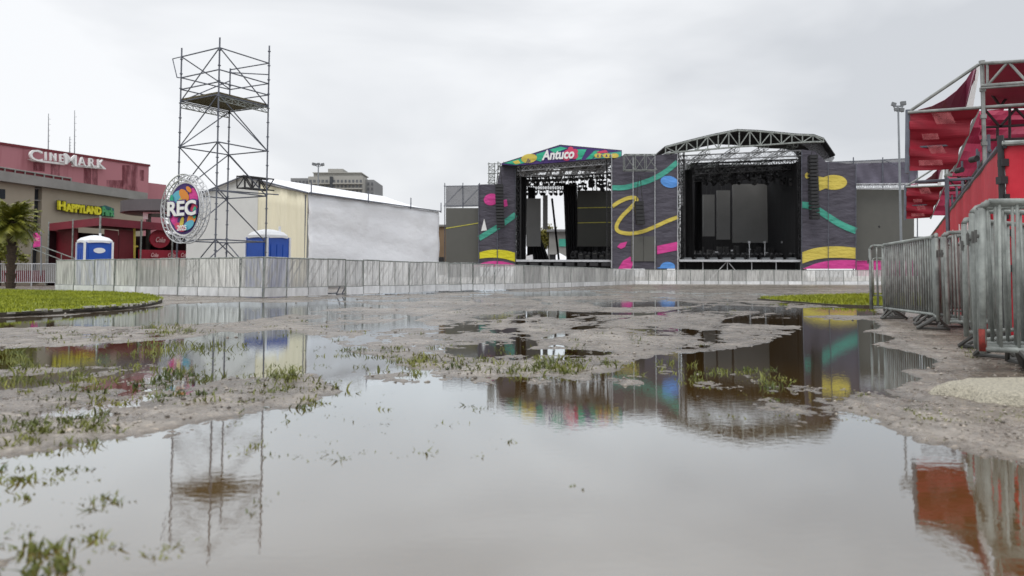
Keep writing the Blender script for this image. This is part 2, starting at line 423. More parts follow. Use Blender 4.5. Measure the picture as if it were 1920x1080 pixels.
def project(x, y, z=0.0):
    dx, dy, dz = x, y, z - H
    zc = dy * fw.y + dz * fw.z
    xc = dx * rt.x + dy * rt.y + dz * rt.z
    yc = dx * up.x + dy * up.y + dz * up.z
    zc = np.maximum(zc, 0.05)
    return 960 + F * xc / zc, CY - F * yc / zc
def _g2(px, py): g = G(px, py); return (g.x, g.y)
RUTS = [(_g2(1020, 640), _g2(1330, 566), .10), (_g2(660, 652), _g2(900, 560), .10), (_g2(1790, 690), _g2(1660, 606), .08)]
def height(x, y):
    x = np.asarray(x, float); y = np.asarray(y, float)
    yy = np.maximum(y, 1.0)
    px, py = project(x, yy)
    ix = np.clip((px - RX[0]) / 3.0, 0, len(RX) - 1.001); iy = np.clip((py - RY[0]), 0, len(RY) - 1.001)
    i0, j0 = ix.astype(int), iy.astype(int); a, b = ix - i0, iy - j0
    mk = (mask[j0, i0] * (1 - a) + mask[j0, i0 + 1] * a) * (1 - b) + (mask[j0 + 1, i0] * (1 - a) + mask[j0 + 1, i0 + 1] * a) * b
    n1 = fbm(x * 1.1, y * 0.55, 5, 3) - 0.5
    n2 = fbm(x * 7.0, y * 4.5, 5, 11) - 0.5
    n3 = fbm(x * 2.6, y * 1.3, 3, 51) - 0.5
    n4 = fbm(x * 28, y * 20, 3, 71) - 0.5
    s = 0.5 - mk - 0.95 * n1 - 0.55 * n3 - 0.78 * n2 * np.clip(10 / yy, 0.3, 1) - 0.42 * n4 * np.clip(4 / yy, 0, 1)
    s = np.clip(s, -0.8, 0.8)
    amp = 0.011 + 0.024 * np.minimum(1, 2.6 / yy)
    h = s * amp
    h = np.where(h > 0, h + np.minimum(h, 0.004) * 0.5, h)
    for (ax_, ay_), (bx_, by_), w_ in RUTS:               # wheel ruts pressed into the mud
        dx_, dy_ = bx_ - ax_, by_ - ay_; l_ = math.hypot(dx_, dy_); dx_ /= l_; dy_ /= l_
        al = (x - ax_) * dx_ + (y - ay_) * dy_; ac = (x - ax_) * dy_ - (y - ay_) * dx_ + 0.25 * np.sin(al * 0.45)
        on = np.clip(al * 1.5, 0, 1) * np.clip((l_ - al) * 1.5, 0, 1)
        for o_ in (0.0, 1.55):
            q = np.abs(ac - o_)
            h = h + on * (-0.0055 * np.exp(-(q / w_) ** 4) * (0.72 + 0.28 * np.sin(al * 52 + 9 * q)) + 0.003 * np.exp(-((q - w_ * 1.6) / (w_ * .5)) ** 2))
    fine = (fbm(x * 30, y * 24, 4, 23) - 0.5) * 0.012 * np.clip(6 / yy, 0.1, 1) * np.clip(s * 6 + 0.6, 0.1, 1)
    h = h + fine
    far = np.clip((y - 56) / 5, 0, 1)
    h = h * (1 - far) + 0.05 * far
    side = np.clip((np.abs(x) - 1.0 * yy) / 8, 0, 1)
    h = h * (1 - side) + 0.02 * side
    return h
def hz(x, y): return float(height(np.array([x]), np.array([y]))[0])

tt = np.concatenate([-np.geomspace(30, 0.86, 24), np.linspace(-0.82, 0.82, 800), np.geomspace(0.86, 30, 24)])
yr = np.concatenate([[-150, -40, -10, -3, 0.3], np.geomspace(0.9, 70, 900), np.geomspace(74, 3500, 30)])
TX, YY = np.meshgrid(tt, yr)
XX = TX * np.maximum(YY, 1.2)
Hh = height(XX, YY)
nv, nu = XX.shape
vs = np.stack([XX, YY, Hh], -1).reshape(-1, 3)
idx = np.arange(nv * nu).reshape(nv, nu)
fc = np.stack([idx[:-1, :-1], idx[:-1, 1:], idx[1:, 1:], idx[1:, :-1]], -1).reshape(-1, 4)
def npmesh(name, vs, fc, mats, sm=True):
    k = fc.shape[1]
    me = bpy.data.meshes.new(name)
    me.vertices.add(len(vs)); me.vertices.foreach_set('co', vs.astype(np.float32).ravel())
    me.loops.add(fc.size); me.loops.foreach_set('vertex_index', fc.astype(np.int32).ravel())
    me.polygons.add(len(fc))
    me.polygons.foreach_set('loop_start', np.arange(0, fc.size, k, dtype=np.int32))
    me.polygons.foreach_set('loop_total', np.full(len(fc), k, dtype=np.int32))
    if sm: me.polygons.foreach_set('use_smooth', np.ones(len(fc), bool))
    for mm in mats: me.materials.append(mm)
    me.update(calc_edges=True); me.validate()
    o = bpy.data.objects.new(name, me); COL.objects.link(o)
    return o
def ground_mat():
    mt = bpy.data.materials.new('wet_gravel_mud'); mt.use_nodes = True
    nt = mt.node_tree; N, L = nt.nodes, nt.links
    b = N['Principled BSDF']
    tc = N.new('ShaderNodeTexCoord')
    def noise(sc, det=6, ro=0.6):
        n = N.new('ShaderNodeTexNoise'); n.inputs['Scale'].default_value = sc; n.inputs['Detail'].default_value = det; n.inputs['Roughness'].default_value = ro
        L.new(tc.outputs['Object'], n.inputs['Vector']); return n
    def ramp(src, els):
        r = N.new('ShaderNodeValToRGB')
        while len(r.color_ramp.elements) < len(els): r.color_ramp.elements.new(0.5)
        for e, (p, c) in zip(r.color_ramp.elements, els): e.position = p; e.color = (*c, 1)
        L.new(src, r.inputs['Fac']); return r
    def mix(f, a, c, mode='MIX'):
        x = N.new('ShaderNodeMixRGB'); x.blend_type = mode
        if isinstance(f, (int, float)): x.inputs[0].default_value = f
        else: L.new(f, x.inputs[0])
        L.new(a, x.inputs[1]); L.new(c, x.inputs[2]); return x
    big = ramp(noise(0.35, 5).outputs['Fac'], [(0.33, (0.14, 0.113, 0.087)), (0.5, (0.25, 0.213, 0.175)), (0.66, (0.35, 0.312, 0.268))])
    mid = ramp(noise(4.5, 8, 0.7).outputs['Fac'], [(0.34, (0.38, 0.35, 0.32)), (0.52, (0.95, 0.95, 0.95)), (0.75, (1.3, 1.27, 1.22))])
    c1 = mix(0.85, big.outputs[0], mid.outputs[0], 'MULTIPLY')
    vo = N.new('ShaderNodeTexVoronoi'); vo.inputs['Scale'].default_value = 55
    L.new(tc.outputs['Object'], vo.inputs['Vector'])
    sp = N.new('ShaderNodeSeparateColor'); L.new(vo.outputs['Color'], sp.inputs[0])
    gr = ramp(sp.outputs[0], [(0.0, (0.55, 0.53, 0.5)), (0.72, (0.95, 0.95, 0.95)), (0.94, (1.0, 1.0, 1.0)), (1.0, (1.9, 1.85, 1.75))])
    c2 = mix(0.7, c1.outputs[0], gr.outputs[0], 'MULTIPLY')
    # far gravel is greyer
    se = N.new('ShaderNodeSeparateXYZ'); L.new(tc.outputs['Object'], se.inputs[0])
    wet = N.new('ShaderNodeMapRange'); wet.inputs['From Min'].default_value = 0.0; wet.inputs['From Max'].default_value = 0.012
    L.new(se.outputs[2], wet.inputs['Value'])
    dark = N.new('ShaderNodeMixRGB'); dark.blend_type = 'MULTIPLY'; dark.inputs[0].default_value = 1
    wr = ramp(wet.outputs[0], [(0.0, (0.42, 0.38, 0.33)), (1.0, (1, 1, 1))])
    L.new(c2.outputs[0], dark.inputs[1]); L.new(wr.outputs[0], dark.inputs[2])
    L.new(dark.outputs[0], b.inputs['Base Color'])
    rr = ramp(noise(2.2, 6, 0.65).outputs['Fac'], [(0.35, (0.13, 0.13, 0.13)), (0.65, (0.42, 0.42, 0.42))])
    L.new(rr.outputs[0], b.inputs['Roughness'])
    b.inputs['Specular IOR Level'].default_value = 0.75
    bp = N.new('ShaderNodeBump'); bp.inputs['Strength'].default_value = 0.5; bp.inputs['Distance'].default_value = 0.01
    ad = N.new('ShaderNodeMath'); ad.operation = 'ADD'
    L.new(noise(38, 6, 0.7).outputs['Fac'], ad.inputs[0]); L.new(vo.outputs['Distance'], ad.inputs[1])
    L.new(ad.outputs[0], bp.inputs['Height']); L.new(bp.outputs[0], b.inputs['Normal'])
    return mt
tag(npmesh('ground', vs, fc, [ground_mat()]), kind='structure')

def water_mat():
    mt = bpy.data.materials.new('puddle_water'); mt.use_nodes = True
    nt = mt.node_tree; N, L = nt.nodes, nt.links
    N.remove(N['Principled BSDF'])
    tc = N.new('ShaderNodeTexCoord')
    mp = N.new('ShaderNodeMapping'); mp.inputs['Scale'].default_value = (1, 1.6, 1)
    L.new(tc.outputs['Object'], mp.inputs['Vector'])
    nz = N.new('ShaderNodeTexNoise'); nz.inputs['Scale'].default_value = 20; nz.inputs['Detail'].default_value = 3
    L.new(mp.outputs[0], nz.inputs['Vector'])
    bp = N.new('ShaderNodeBump'); bp.inputs['Strength'].default_value = 0.013; bp.inputs['Distance'].default_value = 0.02
    L.new(nz.outputs['Fac'], bp.inputs['Height'])
    df = N.new('ShaderNodeBsdfDiffuse'); df.inputs['Color'].default_value = (0.125, 0.07, 0.018, 1)
    gl = N.new('ShaderNodeBsdfGlossy'); gl.inputs['Roughness'].default_value = 0.015; gl.inputs['Color'].default_value = (0.84, 0.905, 0.945, 1)
    L.new(bp.outputs[0], gl.inputs['Normal'])
    fr = N.new('ShaderNodeFresnel'); fr.inputs['IOR'].default_value = 1.33
    mr = N.new('ShaderNodeMapRange'); mr.inputs['From Min'].default_value = 0.02; mr.inputs['From Max'].default_value = 0.55
    mr.inputs['To Min'].default_value = 0.33; mr.inputs['To Max'].default_value = 0.90
    L.new(fr.outputs[0], mr.inputs['Value'])
    mx = N.new('ShaderNodeMixShader')
    L.new(mr.outputs[0], mx.inputs[0]); L.new(df.outputs[0], mx.inputs[1]); L.new(gl.outputs[0], mx.inputs[2])
    L.new(mx.outputs[0], N['Material Output'].inputs[0])
    return mt
wb = MB(); wb.add([(-60, -3, 0), (60, -3, 0), (60, 57, 0), (-60, 57, 0)], [(0, 1, 2, 3)])
w = wb.build('puddle_water', [water_mat()], base=(0, 0, 0)); tag(w, kind='structure')

# ------------------------------------------------------------------ grass
rng = np.random.default_rng(5)
def blades(name, pts, hts, nper, spread, width, mats, kind='stuff', label=None, cat=None, lean=0.5):
    n = len(pts)
    P0 = np.repeat(np.array(pts), nper, 0); hh = np.repeat(np.array(hts), nper)
    k = len(P0)
    P0 = P0 + np.stack([rng.normal(0, 1, k) * np.repeat(spread, nper), rng.normal(0, 1, k) * np.repeat(spread, nper), np.zeros(k)], -1)
    hh = hh * rng.uniform(0.45, 1.15, k)
    an = rng.uniform(0, 6.28, k); ln = hh * rng.uniform(0.1, lean * 2, k)
    a2 = rng.uniform(0, 6.28, k)
    sd = np.stack([np.cos(a2), np.sin(a2), 0 * a2], -1) * (width * rng.uniform(0.6, 1.4, k))[:, None]
    dr = np.stack([np.cos(an) * ln, np.sin(an) * ln, hh], -1)
    md = np.stack([np.cos(an) * ln * 0.35, np.sin(an) * ln * 0.35, hh * 0.6], -1)
    vs = np.stack([P0 - sd, P0 + sd, P0 + md + sd * 0.8, P0 + md - sd * 0.8, P0 + dr + sd * 0.1, P0 + dr - sd * 0.1], 1).reshape(-1, 3)
    b = np.arange(k)[:, None] * 6
    fc = np.concatenate([b + np.array([[0, 1, 2, 3]]), b + np.array([[3, 2, 4, 5]])], 0)
    o = npmesh(name, vs, fc, mats, False)
    return tag(o, label, cat, None, kind)
def scatter_px(poly, n):
    xs = [p[0] for p in poly]; ys = [p[1] for p in poly]
    out = []
    while len(out) < n:
        x = rng.uniform(min(xs), max(xs), 400); y = rng.uniform(min(ys), max(ys), 400)
        k = inpoly(x, y, poly)
        out += list(zip(x[k], y[k]))
    return out[:n]
def rect(x0, y0, x1, y1): return [(x0, y0), (x1, y0), (x1, y1), (x0, y1)]
WZ = [(rect(-40, 780, 200, 852), 90, 0.05), ([(0, 790), (130, 760), (270, 790), (230, 830), (0, 850)], 70, 0.05), (rect(-30, 690, 150, 735), 60, 0.07),
      (rect(110, 690, 420, 735), 70, 0.07), (rect(40, 735, 420, 765), 24, 0.06), (rect(240, 640, 410, 668), 36, 0.10), (rect(290, 690, 340, 712), 10, 0.08), (rect(270, 612, 365, 630), 28, 0.09),
      (rect(90, 622, 230, 640), 26, 0.08), (rect(0, 660, 60, 692), 26, 0.10), (rect(400, 645, 470, 660), 10, 0.08), (rect(505, 690, 560, 716), 22, 0.08), (rect(450, 700, 640, 740), 26, 0.06),
      ([(690, 665), (860, 668), (1080, 690), (1080, 705), (900, 702), (740, 690)], 85, 0.07), (rect(1010, 672, 1090, 702), 28, 0.09), (rect(1090, 678, 1300, 705), 34, 0.07),
      (rect(640, 655, 760, 670), 14, 0.06), (rect(1330, 690, 1470, 702), 22, 0.05), (rect(1430, 706, 1470, 730), 14, 0.06), (rect(1280, 690, 1340, 720), 14, 0.05),
      (rect(-30, 875, 75, 940), 26, 0.045), (rect(60, 875, 190, 910), 30, 0.03), (rect(180, 930, 230, 945), 6, 0.05), (rect(110, 940, 190, 970), 16, 0.03), (rect(50, 1020, 140, 1085), 34, 0.05),
      (rect(160, 1000, 270, 1055), 26, 0.03), (rect(270, 1020, 340, 1045), 16, 0.035), (rect(-30, 980, 60, 1030), 16, 0.03), (rect(0, 855, 200, 1080), 40, 0.02), (rect(300, 880, 600, 1050), 16, 0.018),
      (rect(430, 760, 900, 850), 26, 0.02), (rect(555, 740, 590, 770), 6, 0.05), (rect(450, 935, 495, 965), 5, 0.03), (rect(1700, 770, 1920, 800), 40, 0.015), (rect(1815, 655, 1840, 675), 8, 0.05), (rect(600, 570, 1400, 660), 60, 0.05), (rect(430, 730, 960, 860), 110, 0.036), (rect(430, 820, 1300, 960), 40, 0.02), (rect(1270, 690, 1620, 790), 71, 0.02), (rect(1600, 760, 1760, 850), 30, .012), (rect(620, 640, 1200, 712), 90, 0.05), (rect(0, 600, 640, 760), 160, 0.05)]
pts, hts, spr = [], [], []
for poly, n, hh in WZ:
    for (x, y) in scatter_px(poly, int(n * (0.55 if hh < .1 and n in (90, 70, 60, 26, 34) else 1.0))):
        g = G(x, y, 0.0)
        pts.append((g.x, g.y, 0.0)); hts.append(hh * rng.uniform(0.15, 0.8) ** 1.0); spr.append(0.008 + 0.0045 * g.y)
pts = np.array(pts); pts[:, 2] = np.maximum(height(pts[:, 0], pts[:, 1]), -0.012) - 0.004
blades('weeds', pts, hts, 9, np.array(spr), 0.0042, [M['weed']], label='scattered green and brown weeds growing through the wet mud and puddles', cat='weeds', lean=0.8)

def lawn(poly, z, nb, hb):
    w3 = [G(x, y, z) for x, y in poly]
    mb = MB(); mb.prism([p - V((0, 0, z + 0.05)) for p in w3], (0, 0, z + 0.05))
    mb.m = [0, 0] + [1] * (len(mb.f) - 2)
    o = mb.build('lawn', ['soil', M['earth']]); tag(o, kind='structure')
    pl = [(p.x, p.y) for p in w3]
    xs = [p[0] for p in pl]; ys = [p[1] for p in pl]
    out = []
    while len(out) < nb:
        y = np.exp(rng.uniform(math.log(min(ys)), math.log(max(ys)), 4000)); x = rng.uniform(min(xs), max(xs), 4000)
        k = inpoly(x, y, pl)
        out += [(a, b, z - 0.01) for a, b in zip(x[k], y[k])]
    out = out[:nb]
    b = blades('grass', out, [hb] * nb, 3, np.full(nb, 0.02), 0.008, [M['grass']], label=None, cat=None)
    return w3, b
LP = smooth([(-260, 540), (-100, 541), (0, 543), (100, 545), (200, 547), (270, 551), (303, 559), (292, 565), (230, 573), (120, 580), (0, 586), (-120, 590), (-300, 594)], 4)
w3, gb = lawn(LP, 0.075, 16000, 0.06)
tag(gb, 'short bright green lawn grass inside the kerb beside the fence', 'grass')
kb = MB()
edge = w3[18:]
for a, b in zip(edge[:-1], edge[1:]):
    n = max(1, int((b - a).length / 0.2)); d = (b - a) / n
    s_ = d.cross(V((0, 0, 1))).normalized() * 0.07
    z0, z1 = V((0, 0, -0.11)), V((0, 0, -0.03))
    kb.hexa(a + z0, b + z0, b + s_ + z0, a + s_ + z0, a + z1, b + z1, b + s_ + z1, a + s_ + z1, 1)
    for k in range(n):
        p = a + d * (k + random.uniform(.0, .1)); q = p + d * random.uniform(.45, .7)
        z2 = z1 + V((0, 0, 0.002)); z3 = V((0, 0, 0.012 + random.uniform(-0.02, 0.02))); o_ = s_ * random.uniform(.6, 1.1)
        kb.hexa(p + z2, q + z2, q + o_ + z2, p + o_ + z2, p + z3, q + z3, q + o_ * .8 + z3, p + o_ * .8 + z3)
tag(kb.build('kerb', ['kerb', mat('kerb_earth', (.05, .042, .03), .9)]), kind='structure')
w3, gb = lawn([(1420, 559), (1500, 555), (1600, 552), (1800, 551), (1800, 573), (1620, 572), (1560, 570), (1480, 564)], 0.04, 6000, 0.08)
tag(gb, 'strip of bright green grass in front of the far barriers', 'grass')

# pale gravel heap on the right
mb = MB()
cx, cyy = 2.36, 4.08
n = 40; rings = 14
vs_, fs_ = [], []
for j in range(rings + 1):
    rr = j / rings
    for k in range(n):
        t = 2 * math.pi * k / n
        wob = 1 + 0.10 * math.sin(3 * t + 1) + 0.05 * math.sin(7 * t)
        x = cx + 0.56 + rr * wob * 0.78 * math.cos(t); y = cyy + rr * wob * 0.36 * math.sin(t)
        z = (0.052 + 0.022 * (1 - rr ** 4) - 0.065 * max(0, (rr - .88) * 8.3) ** 1.6) + 0.006 * math.sin(x * 9) * math.sin(y * 11) * (1 - rr) + random.uniform(-0.004, 0.004) - 0.004
        vs_.append((x, y, z + max(0.0, hz(cx + 0.5, cyy)) * 0.7))
for j in range(rings):
    for k in range(n):
        fs_.append((j * n + k, j * n + (k + 1) % n, (j + 1) * n + (k + 1) % n, (j + 1) * n + k))
mb.add(vs_, fs_)
tag(mb.build('gravel_heap', ['heap'], sm=True), 'low pale heap of spilled gravel beside the nearest steel barrier', 'gravel heap')
# stones and clods lying on the mud
pv, pf = [], []
k_ = 0
sp_ = [G(x, y, 0.0) for (x, y) in scatter_px([(-100, 560), (1000, 548), (2000, 556), (2000, 880), (1700, 850), (1500, 740), (700, 720), (300, 800), (-100, 840)], 5200)]
for g_, h_ in zip(sp_, height(np.array([p.x for p in sp_]), np.array([p.y for p in sp_]))):
    if h_ < -0.002: continue
    s_ = abs(rng.normal(0.0, 0.0036)) * (1 + g_.y * 0.14) + 0.0018
    o_ = np.array([(1, 0, 0), (0, 1, 0), (-1, 0, 0), (0, -1, 0), (0, 0, .6), (0, 0, -.6)]) * rng.uniform(.6, 1.3, (6, 3)) * s_
    pv.append(o_ + np.array((g_.x, g_.y, h_ + s_ * .2))); b0 = 6 * k_; k_ += 1
    pf += [(b0, b0 + 1, b0 + 4), (b0 + 1, b0 + 2, b0 + 4), (b0 + 2, b0 + 3, b0 + 4), (b0 + 3, b0, b0 + 4), (b0 + 1, b0, b0 + 5), (b0 + 2, b0 + 1, b0 + 5), (b0 + 3, b0 + 2, b0 + 5), (b0, b0 + 3, b0 + 5)]
tag(npmesh('gravel', np.concatenate(pv), np.array(pf), [mat('wet_stone', (.13, .11, .09), .5, 0, .3, 3.5, 0, None, None, (.4, .36, .31), (.4, .62))], False), 'loose small stones and clods strewn over the wet mud', 'gravel', None, 'stuff')
#PART2
# ------------------------------------------------------------------ crowd-control fence (mesh panels with kick plates)
def fence_proto(x=0):
    t = thing('crowd_barrier', 'grey mesh crowd barrier panel', 'barrier', (0, 0, 0))
    f = MB()
    f.tube((0.0, 0, 1.1), (1.0, 0, 1.1), 0.022, 6)
    for px in (0.012, 0.988): f.tube((px, 0, 0.0), (px, 0, 1.1), 0.018, 6)
    f.tube((0, 0, 0.27), (1, 0, 0.27), 0.014, 5)
    f.build('frame', ['galv'], t)
    s = MB(); s.quadgrid((0.03, -0.012, 0.28), (0.97, -0.012, 0.28), (0.97, -0.012, 1.08), (0.03, -0.012, 1.08), 6, 6, 0, lambda u, v: V((0, 0.006 * math.sin(u * 9) * math.sin(v * 5), 0)), V((0, 0.006, 0)))
    s.build('mesh_sheet', ['perf'], t)
    k = MB(); k.box(0.025, -0.03, 0.02, 0.975, -0.022, 0.262); k.build('kick_plate', ['kick'], t)
    for q in (0.3, 0.62):
        b = MB(); b.tube((q - .1, 0.5, 0.03), (q + 0.12, 0.03, 1.05), 0.022, 5); b.tube((q - .1, 0.5, 0.03), (q, 0.03, 0.06), 0.018, 5); b.tube((q, .03, .3), (q, .03, 1.08), .016, 5)
        b.build('rear_brace', ['galvd'], t)
    return t
fp = fence_proto()
used = [False]
def fence_run(nodes, counts, label, group, special=None):
    for (a, b, n) in zip(nodes[:-1], nodes[1:], counts):
        pa = V((X_at(a[0], a[1]), a[1], 0)); pb = V((X_at(b[0], b[1]), b[1], 0))
        d = pb - pa
        for k in range(n):
            p = pa + d * (k / n)
            rz = math.atan2(d.y, d.x) + random.uniform(-0.02, 0.02)
            sp = special(a, k) if special else None
            lb, sk = (label, ()) if not sp else sp
            z = 0.015
            if not used[0]:
                used[0] = True
                fp.location = (p.x, p.y, z); fp.rotation_euler = (0, 0, rz); fp.scale.x = d.length / n
                fp['label'] = lb; fp['group'] = group
            else:
                dup(fp, (p.x, p.y, z + random.uniform(-.012, .012)), rz, lb, group, d.length / n, sk).rotation_euler.x = R(random.uniform(-1.6, 1.6))
fence_run([(105, 27.6), (300, 24.3), (494, 21.7)], [5, 5], 'grey mesh barrier panel in the row between the lawn and the blue toilet', 'fence panels beside the lawn')
fence_run([(494, 21.7), (816, 29.9)], [10], 'grey mesh barrier panel in the row along the white tent', 'fence panels along the white tent',
          lambda a, k: ('mesh barrier panel along the white tent with its kick plate missing', ('kick_plate',)) if k == 3 else None)
fence_run([(816, 29.9), (964, 36.1)], [7], 'pale mesh barrier panel in the row before the yellow and magenta banner', 'fence panels before the small screen')
fence_run([(964, 36.1), (1116, 48)], [11], 'dull grey mesh barrier panel in the row before the gable roofed stage', 'fence panels before the gable roofed stage')
fence_run([(1116, 48), (1190, 60)], [11], 'grey mesh barrier panel in the short row before the squiggle banner', 'fence panels before the squiggle banner')
fence_run([(1190, 60), (1660, 60)], [18], 'far mesh barrier panel with white kick plate before the big truss stage', 'fence panels before the truss stage')

# ------------------------------------------------------------------ steel barriers on the right
def steel_barrier():
    t = thing('steel_barrier', 'galvanised steel barrier', 'barrier', (0, 0, 0))
    f = MB()
    L_ = 2.3
    f.path([(0, 0, 0.13), (0, 0, 1.06), (0.04, 0, 1.1), (L_ - 0.04, 0, 1.1), (L_, 0, 1.06), (L_, 0, 0.13)], 0.021, 8)
    f.tube((0, 0, 0.16), (L_, 0, 0.16), 0.019, 8)
    f.build('frame', ['galv'], t, sm=True)
    for k in range(1, 23):
        b = MB(); x = L_ * k / 23
        b.tube((x, 0, 0.16), (x, 0, 1.1), 0.0118, 6); b.build('bar', ['galv'], t, sm=True)
    for x in (0.35, L_ - 0.35):
        b = MB(); b.path([(x - 0.15, 0, 0.16), (x - 0.06, -0.12, 0.03), (x + 0.06, -0.12, 0.03), (x + 0.15, 0, 0.16)], 0.017, 6)
        b.path([(x - 0.15, 0, 0.16), (x - 0.06, 0.2, 0.03), (x + 0.06, 0.2, 0.03), (x + 0.15, 0, 0.16)], 0.017, 6)
        b.tube((x - 0.06, -0.12, 0.03), (x - 0.06, 0.2, 0.03), 0.015, 6)
        b.build('foot', ['footm'], t)
    h = MB(); h.tube((-0.035, 0, 0.84), (-0.035, 0, 0.92), 0.01, 6); h.tube((-0.035, 0, 0.88), (0, 0, 0.88), 0.012, 6)
    h.build('hook', ['footm'], t)
    return t
sb = steel_barrier()
SB = [((3.00, 5.10), (5.2, 4.44), 'nearest steel barrier, with red tape round its bottom corner'),
      ((3.34, 5.75), (5.5, 6.9), 'steel barrier standing slantwise close behind the nearest one'),
      ((4.62, 8.45), (6.5, 7.3), 'steel barrier with its end post in front of the red wall banner'),
      ((5.55, 11.9), (5.02, 9.2), 'steel barrier seen almost edge on, closing the gap to the far one'),
      ((5.50, 12.2), (7.65, 12.0), 'steel barrier at the far end of the near row, on the puddle edge'),
      ((9.2, 20.3), (11.4, 19.8), 'lone distant steel barrier behind the lamp mast foot'),
      ((4.75, 8.9), (5.7, 10.9), 'steel barrier leaning close along the red wall banner'),
      ((3.09, 5.27), (5.3, 4.62), 'steel barrier stacked right behind the nearest one'),
      ((5.62, 12.5), (7.8, 12.35), 'steel barrier stacked right behind the one at the far end of the near row'),
      ((4.72, 8.7), (6.55, 7.5), 'steel barrier stacked right behind the one in front of the red wall banner'),
      ((3.75, 6.6), (5.6, 7.9), 'steel barrier in the slanting pair behind the nearest one, the one farther back'),
      ((5.3, 9.9), (4.95, 7.65), 'steel barrier edge on between the red wall banner and the barrier before it'),
      ((3.2, 5.5), (5.4, 5.3), 'steel barrier third from the front in the stack nearest the gravel heap'),
      ((5.75, 11.6), (7.6, 10.4), 'steel barrier turned towards the red wall banner behind the edge on one')]
for i, (a, b, lb) in enumerate(SB):
    rz = math.atan2(b[1] - a[1], b[0] - a[0])
    z = max(hz(*a), 0.0) - 0.012
    if i == 0:
        sb.location = (*a, z); sb.rotation_euler = (0, R(0.8), rz); sb['label'] = lb; sb['group'] = 'steel barriers before the red stand'
    else:
        o = dup(sb, (*a, z), rz, lb, 'steel barriers before the red stand'); o.rotation_euler.y = R(random.uniform(-1, 1))
tp = MB(); tp.tube((3.0, 5.1, 0.15), (3.0, 5.1, 0.29), 0.0225, 10)
tag(tp.build('marking_tape', [mat('dirty_red_tape', (.2, .022, .015), .7, 0, .5, 30)], sm=True), 'red tape wound round the bottom of the nearest barrier post', 'tape')

# ------------------------------------------------------------------ scaffold tower
tl = {'N': P(410, 176, 25.5), 'L': P(338.5, 190, 26.6), 'R': P(503, 200, 27.4), 'B': P(430, 211, 28.3)}
tl = {k: V((p.x, p.y, 0)) for k, p in tl.items()}
tc_ = sum(tl.values(), V()) / 4
tw = thing('scaffold_tower', 'tall open scaffold tower with a plank platform and the round sign on its flank', 'scaffold tower', (tc_.x, tc_.y, 0))
def T(k, z): return tl[k] + V((0, 0, z))
ZL = [0.2, 1.77, 3.35, 4.92, 6.47, 8.0]
for k, top in zip('NLRB', (8.33, 8.3, 8.62, 8.05)):
    b = MB(); b.tube(T(k, 0), T(k, top), 0.026, 6)
    for z in np.arange(0.4, top, 0.5): b.tube(T(k, z), T(k, z + 0.03), 0.05, 6)
    b.box(tl[k].x - .08, tl[k].y - .08, 0, tl[k].x + .08, tl[k].y + .08, 0.02)
    b.build('upright', ['galvd'], tw)
FACES = [('L', 'N'), ('N', 'R'), ('R', 'B'), ('B', 'L')]
for z in ZL + [6.88, 7.28]:
    for a, c in FACES:
        if z == 8.0 and (a, c) == ('B', 'L'): continue
        b = MB(); b.tube(T(a, z), T(c, z), 0.023, 5); b.build('ledger', ['galvd'], tw)
DG = [('L', 6.47, 'N', 8.0), ('N', 8.0, 'R', 6.47), ('L', 6.47, 'B', 7.6), ('B', 7.9, 'R', 7.6), ('L', 8.0, 'B', 7.3), ('L', 4.92, 'N', 6.47), ('N', 6.47, 'R', 4.92), ('L', 4.92, 'B', 6.47), ('B', 6.47, 'R', 4.92),
      ('N', 4.92, 'L', 3.35), ('N', 4.92, 'R', 3.35), ('B', 4.92, 'L', 3.35), ('B', 4.92, 'R', 3.35), ('L', 4.92, 'B', 3.35), ('N', 3.35, 'R', 1.77), ('B', 3.35, 'L', 1.77), ('N', 1.77, 'L', 0.2), ('N', 1.77, 'R', 0.2), ('B', 1.77, 'L', 0.2), ('B', 1.77, 'R', 0.2)]
for a, z0, c, z1 in DG:
    b = MB(); b.tube(T(a, z0), T(c, z1), 0.021, 5); b.build('brace', ['galvd'], tw)
b = MB(); ex = (tl['L'] - tl['N']).normalized() * 0.5
b.path([T('L', 8.0), T('L', 8.0) + ex, T('L', 7.32) + ex * 0.45, T('L', 7.28)], 0.018, 5); b.build('outrigger', ['galvd'], tw)
b = MB()
for k in range(6):
    u0_, u1_ = k / 6 + 0.01, (k + 1) / 6 - 0.01
    q = [T('L', 6.5) * (1 - u) + T('N', 6.5) * u for u in (u0_, u1_)]; q2 = [T('B', 6.5) * (1 - u) + T('R', 6.5) * u for u in (u0_, u1_)]
    z5 = V((0, 0, 0.06)); b.hexa(q[0], q[1], q2[1], q2[0], q[0] + z5, q[1] + z5, q2[1] + z5, q2[0] + z5)
b.build('platform', ['deck'], tw)
for a, c in (('L', 'B'), ('N', 'R')):
    b = MB(); b.truss(T(a, 6.34), T(c, 6.34), 0.05, 0.16, 8, 0.014); b.build('deck_beam', ['galv'], tw)
# box truss clamped across the tower
bt = thing('box_truss', 'short black box truss clamped high on the scaffold tower by the tent roof', 'truss', P(450, 345, 27.2))
b = MB(); b.truss(P(452, 341, 26.9), P(506, 347, 28.4), 0.34, 0.40, 4, 0.026, 0, 0.02); b.build('truss_frame', ['blk'], bt)
b = MB(); b.tube(P(398, 356, 25.6), P(522, 365, 29.5), 0.022, 6); b.build('carrier_tube', ['galvd'], bt)

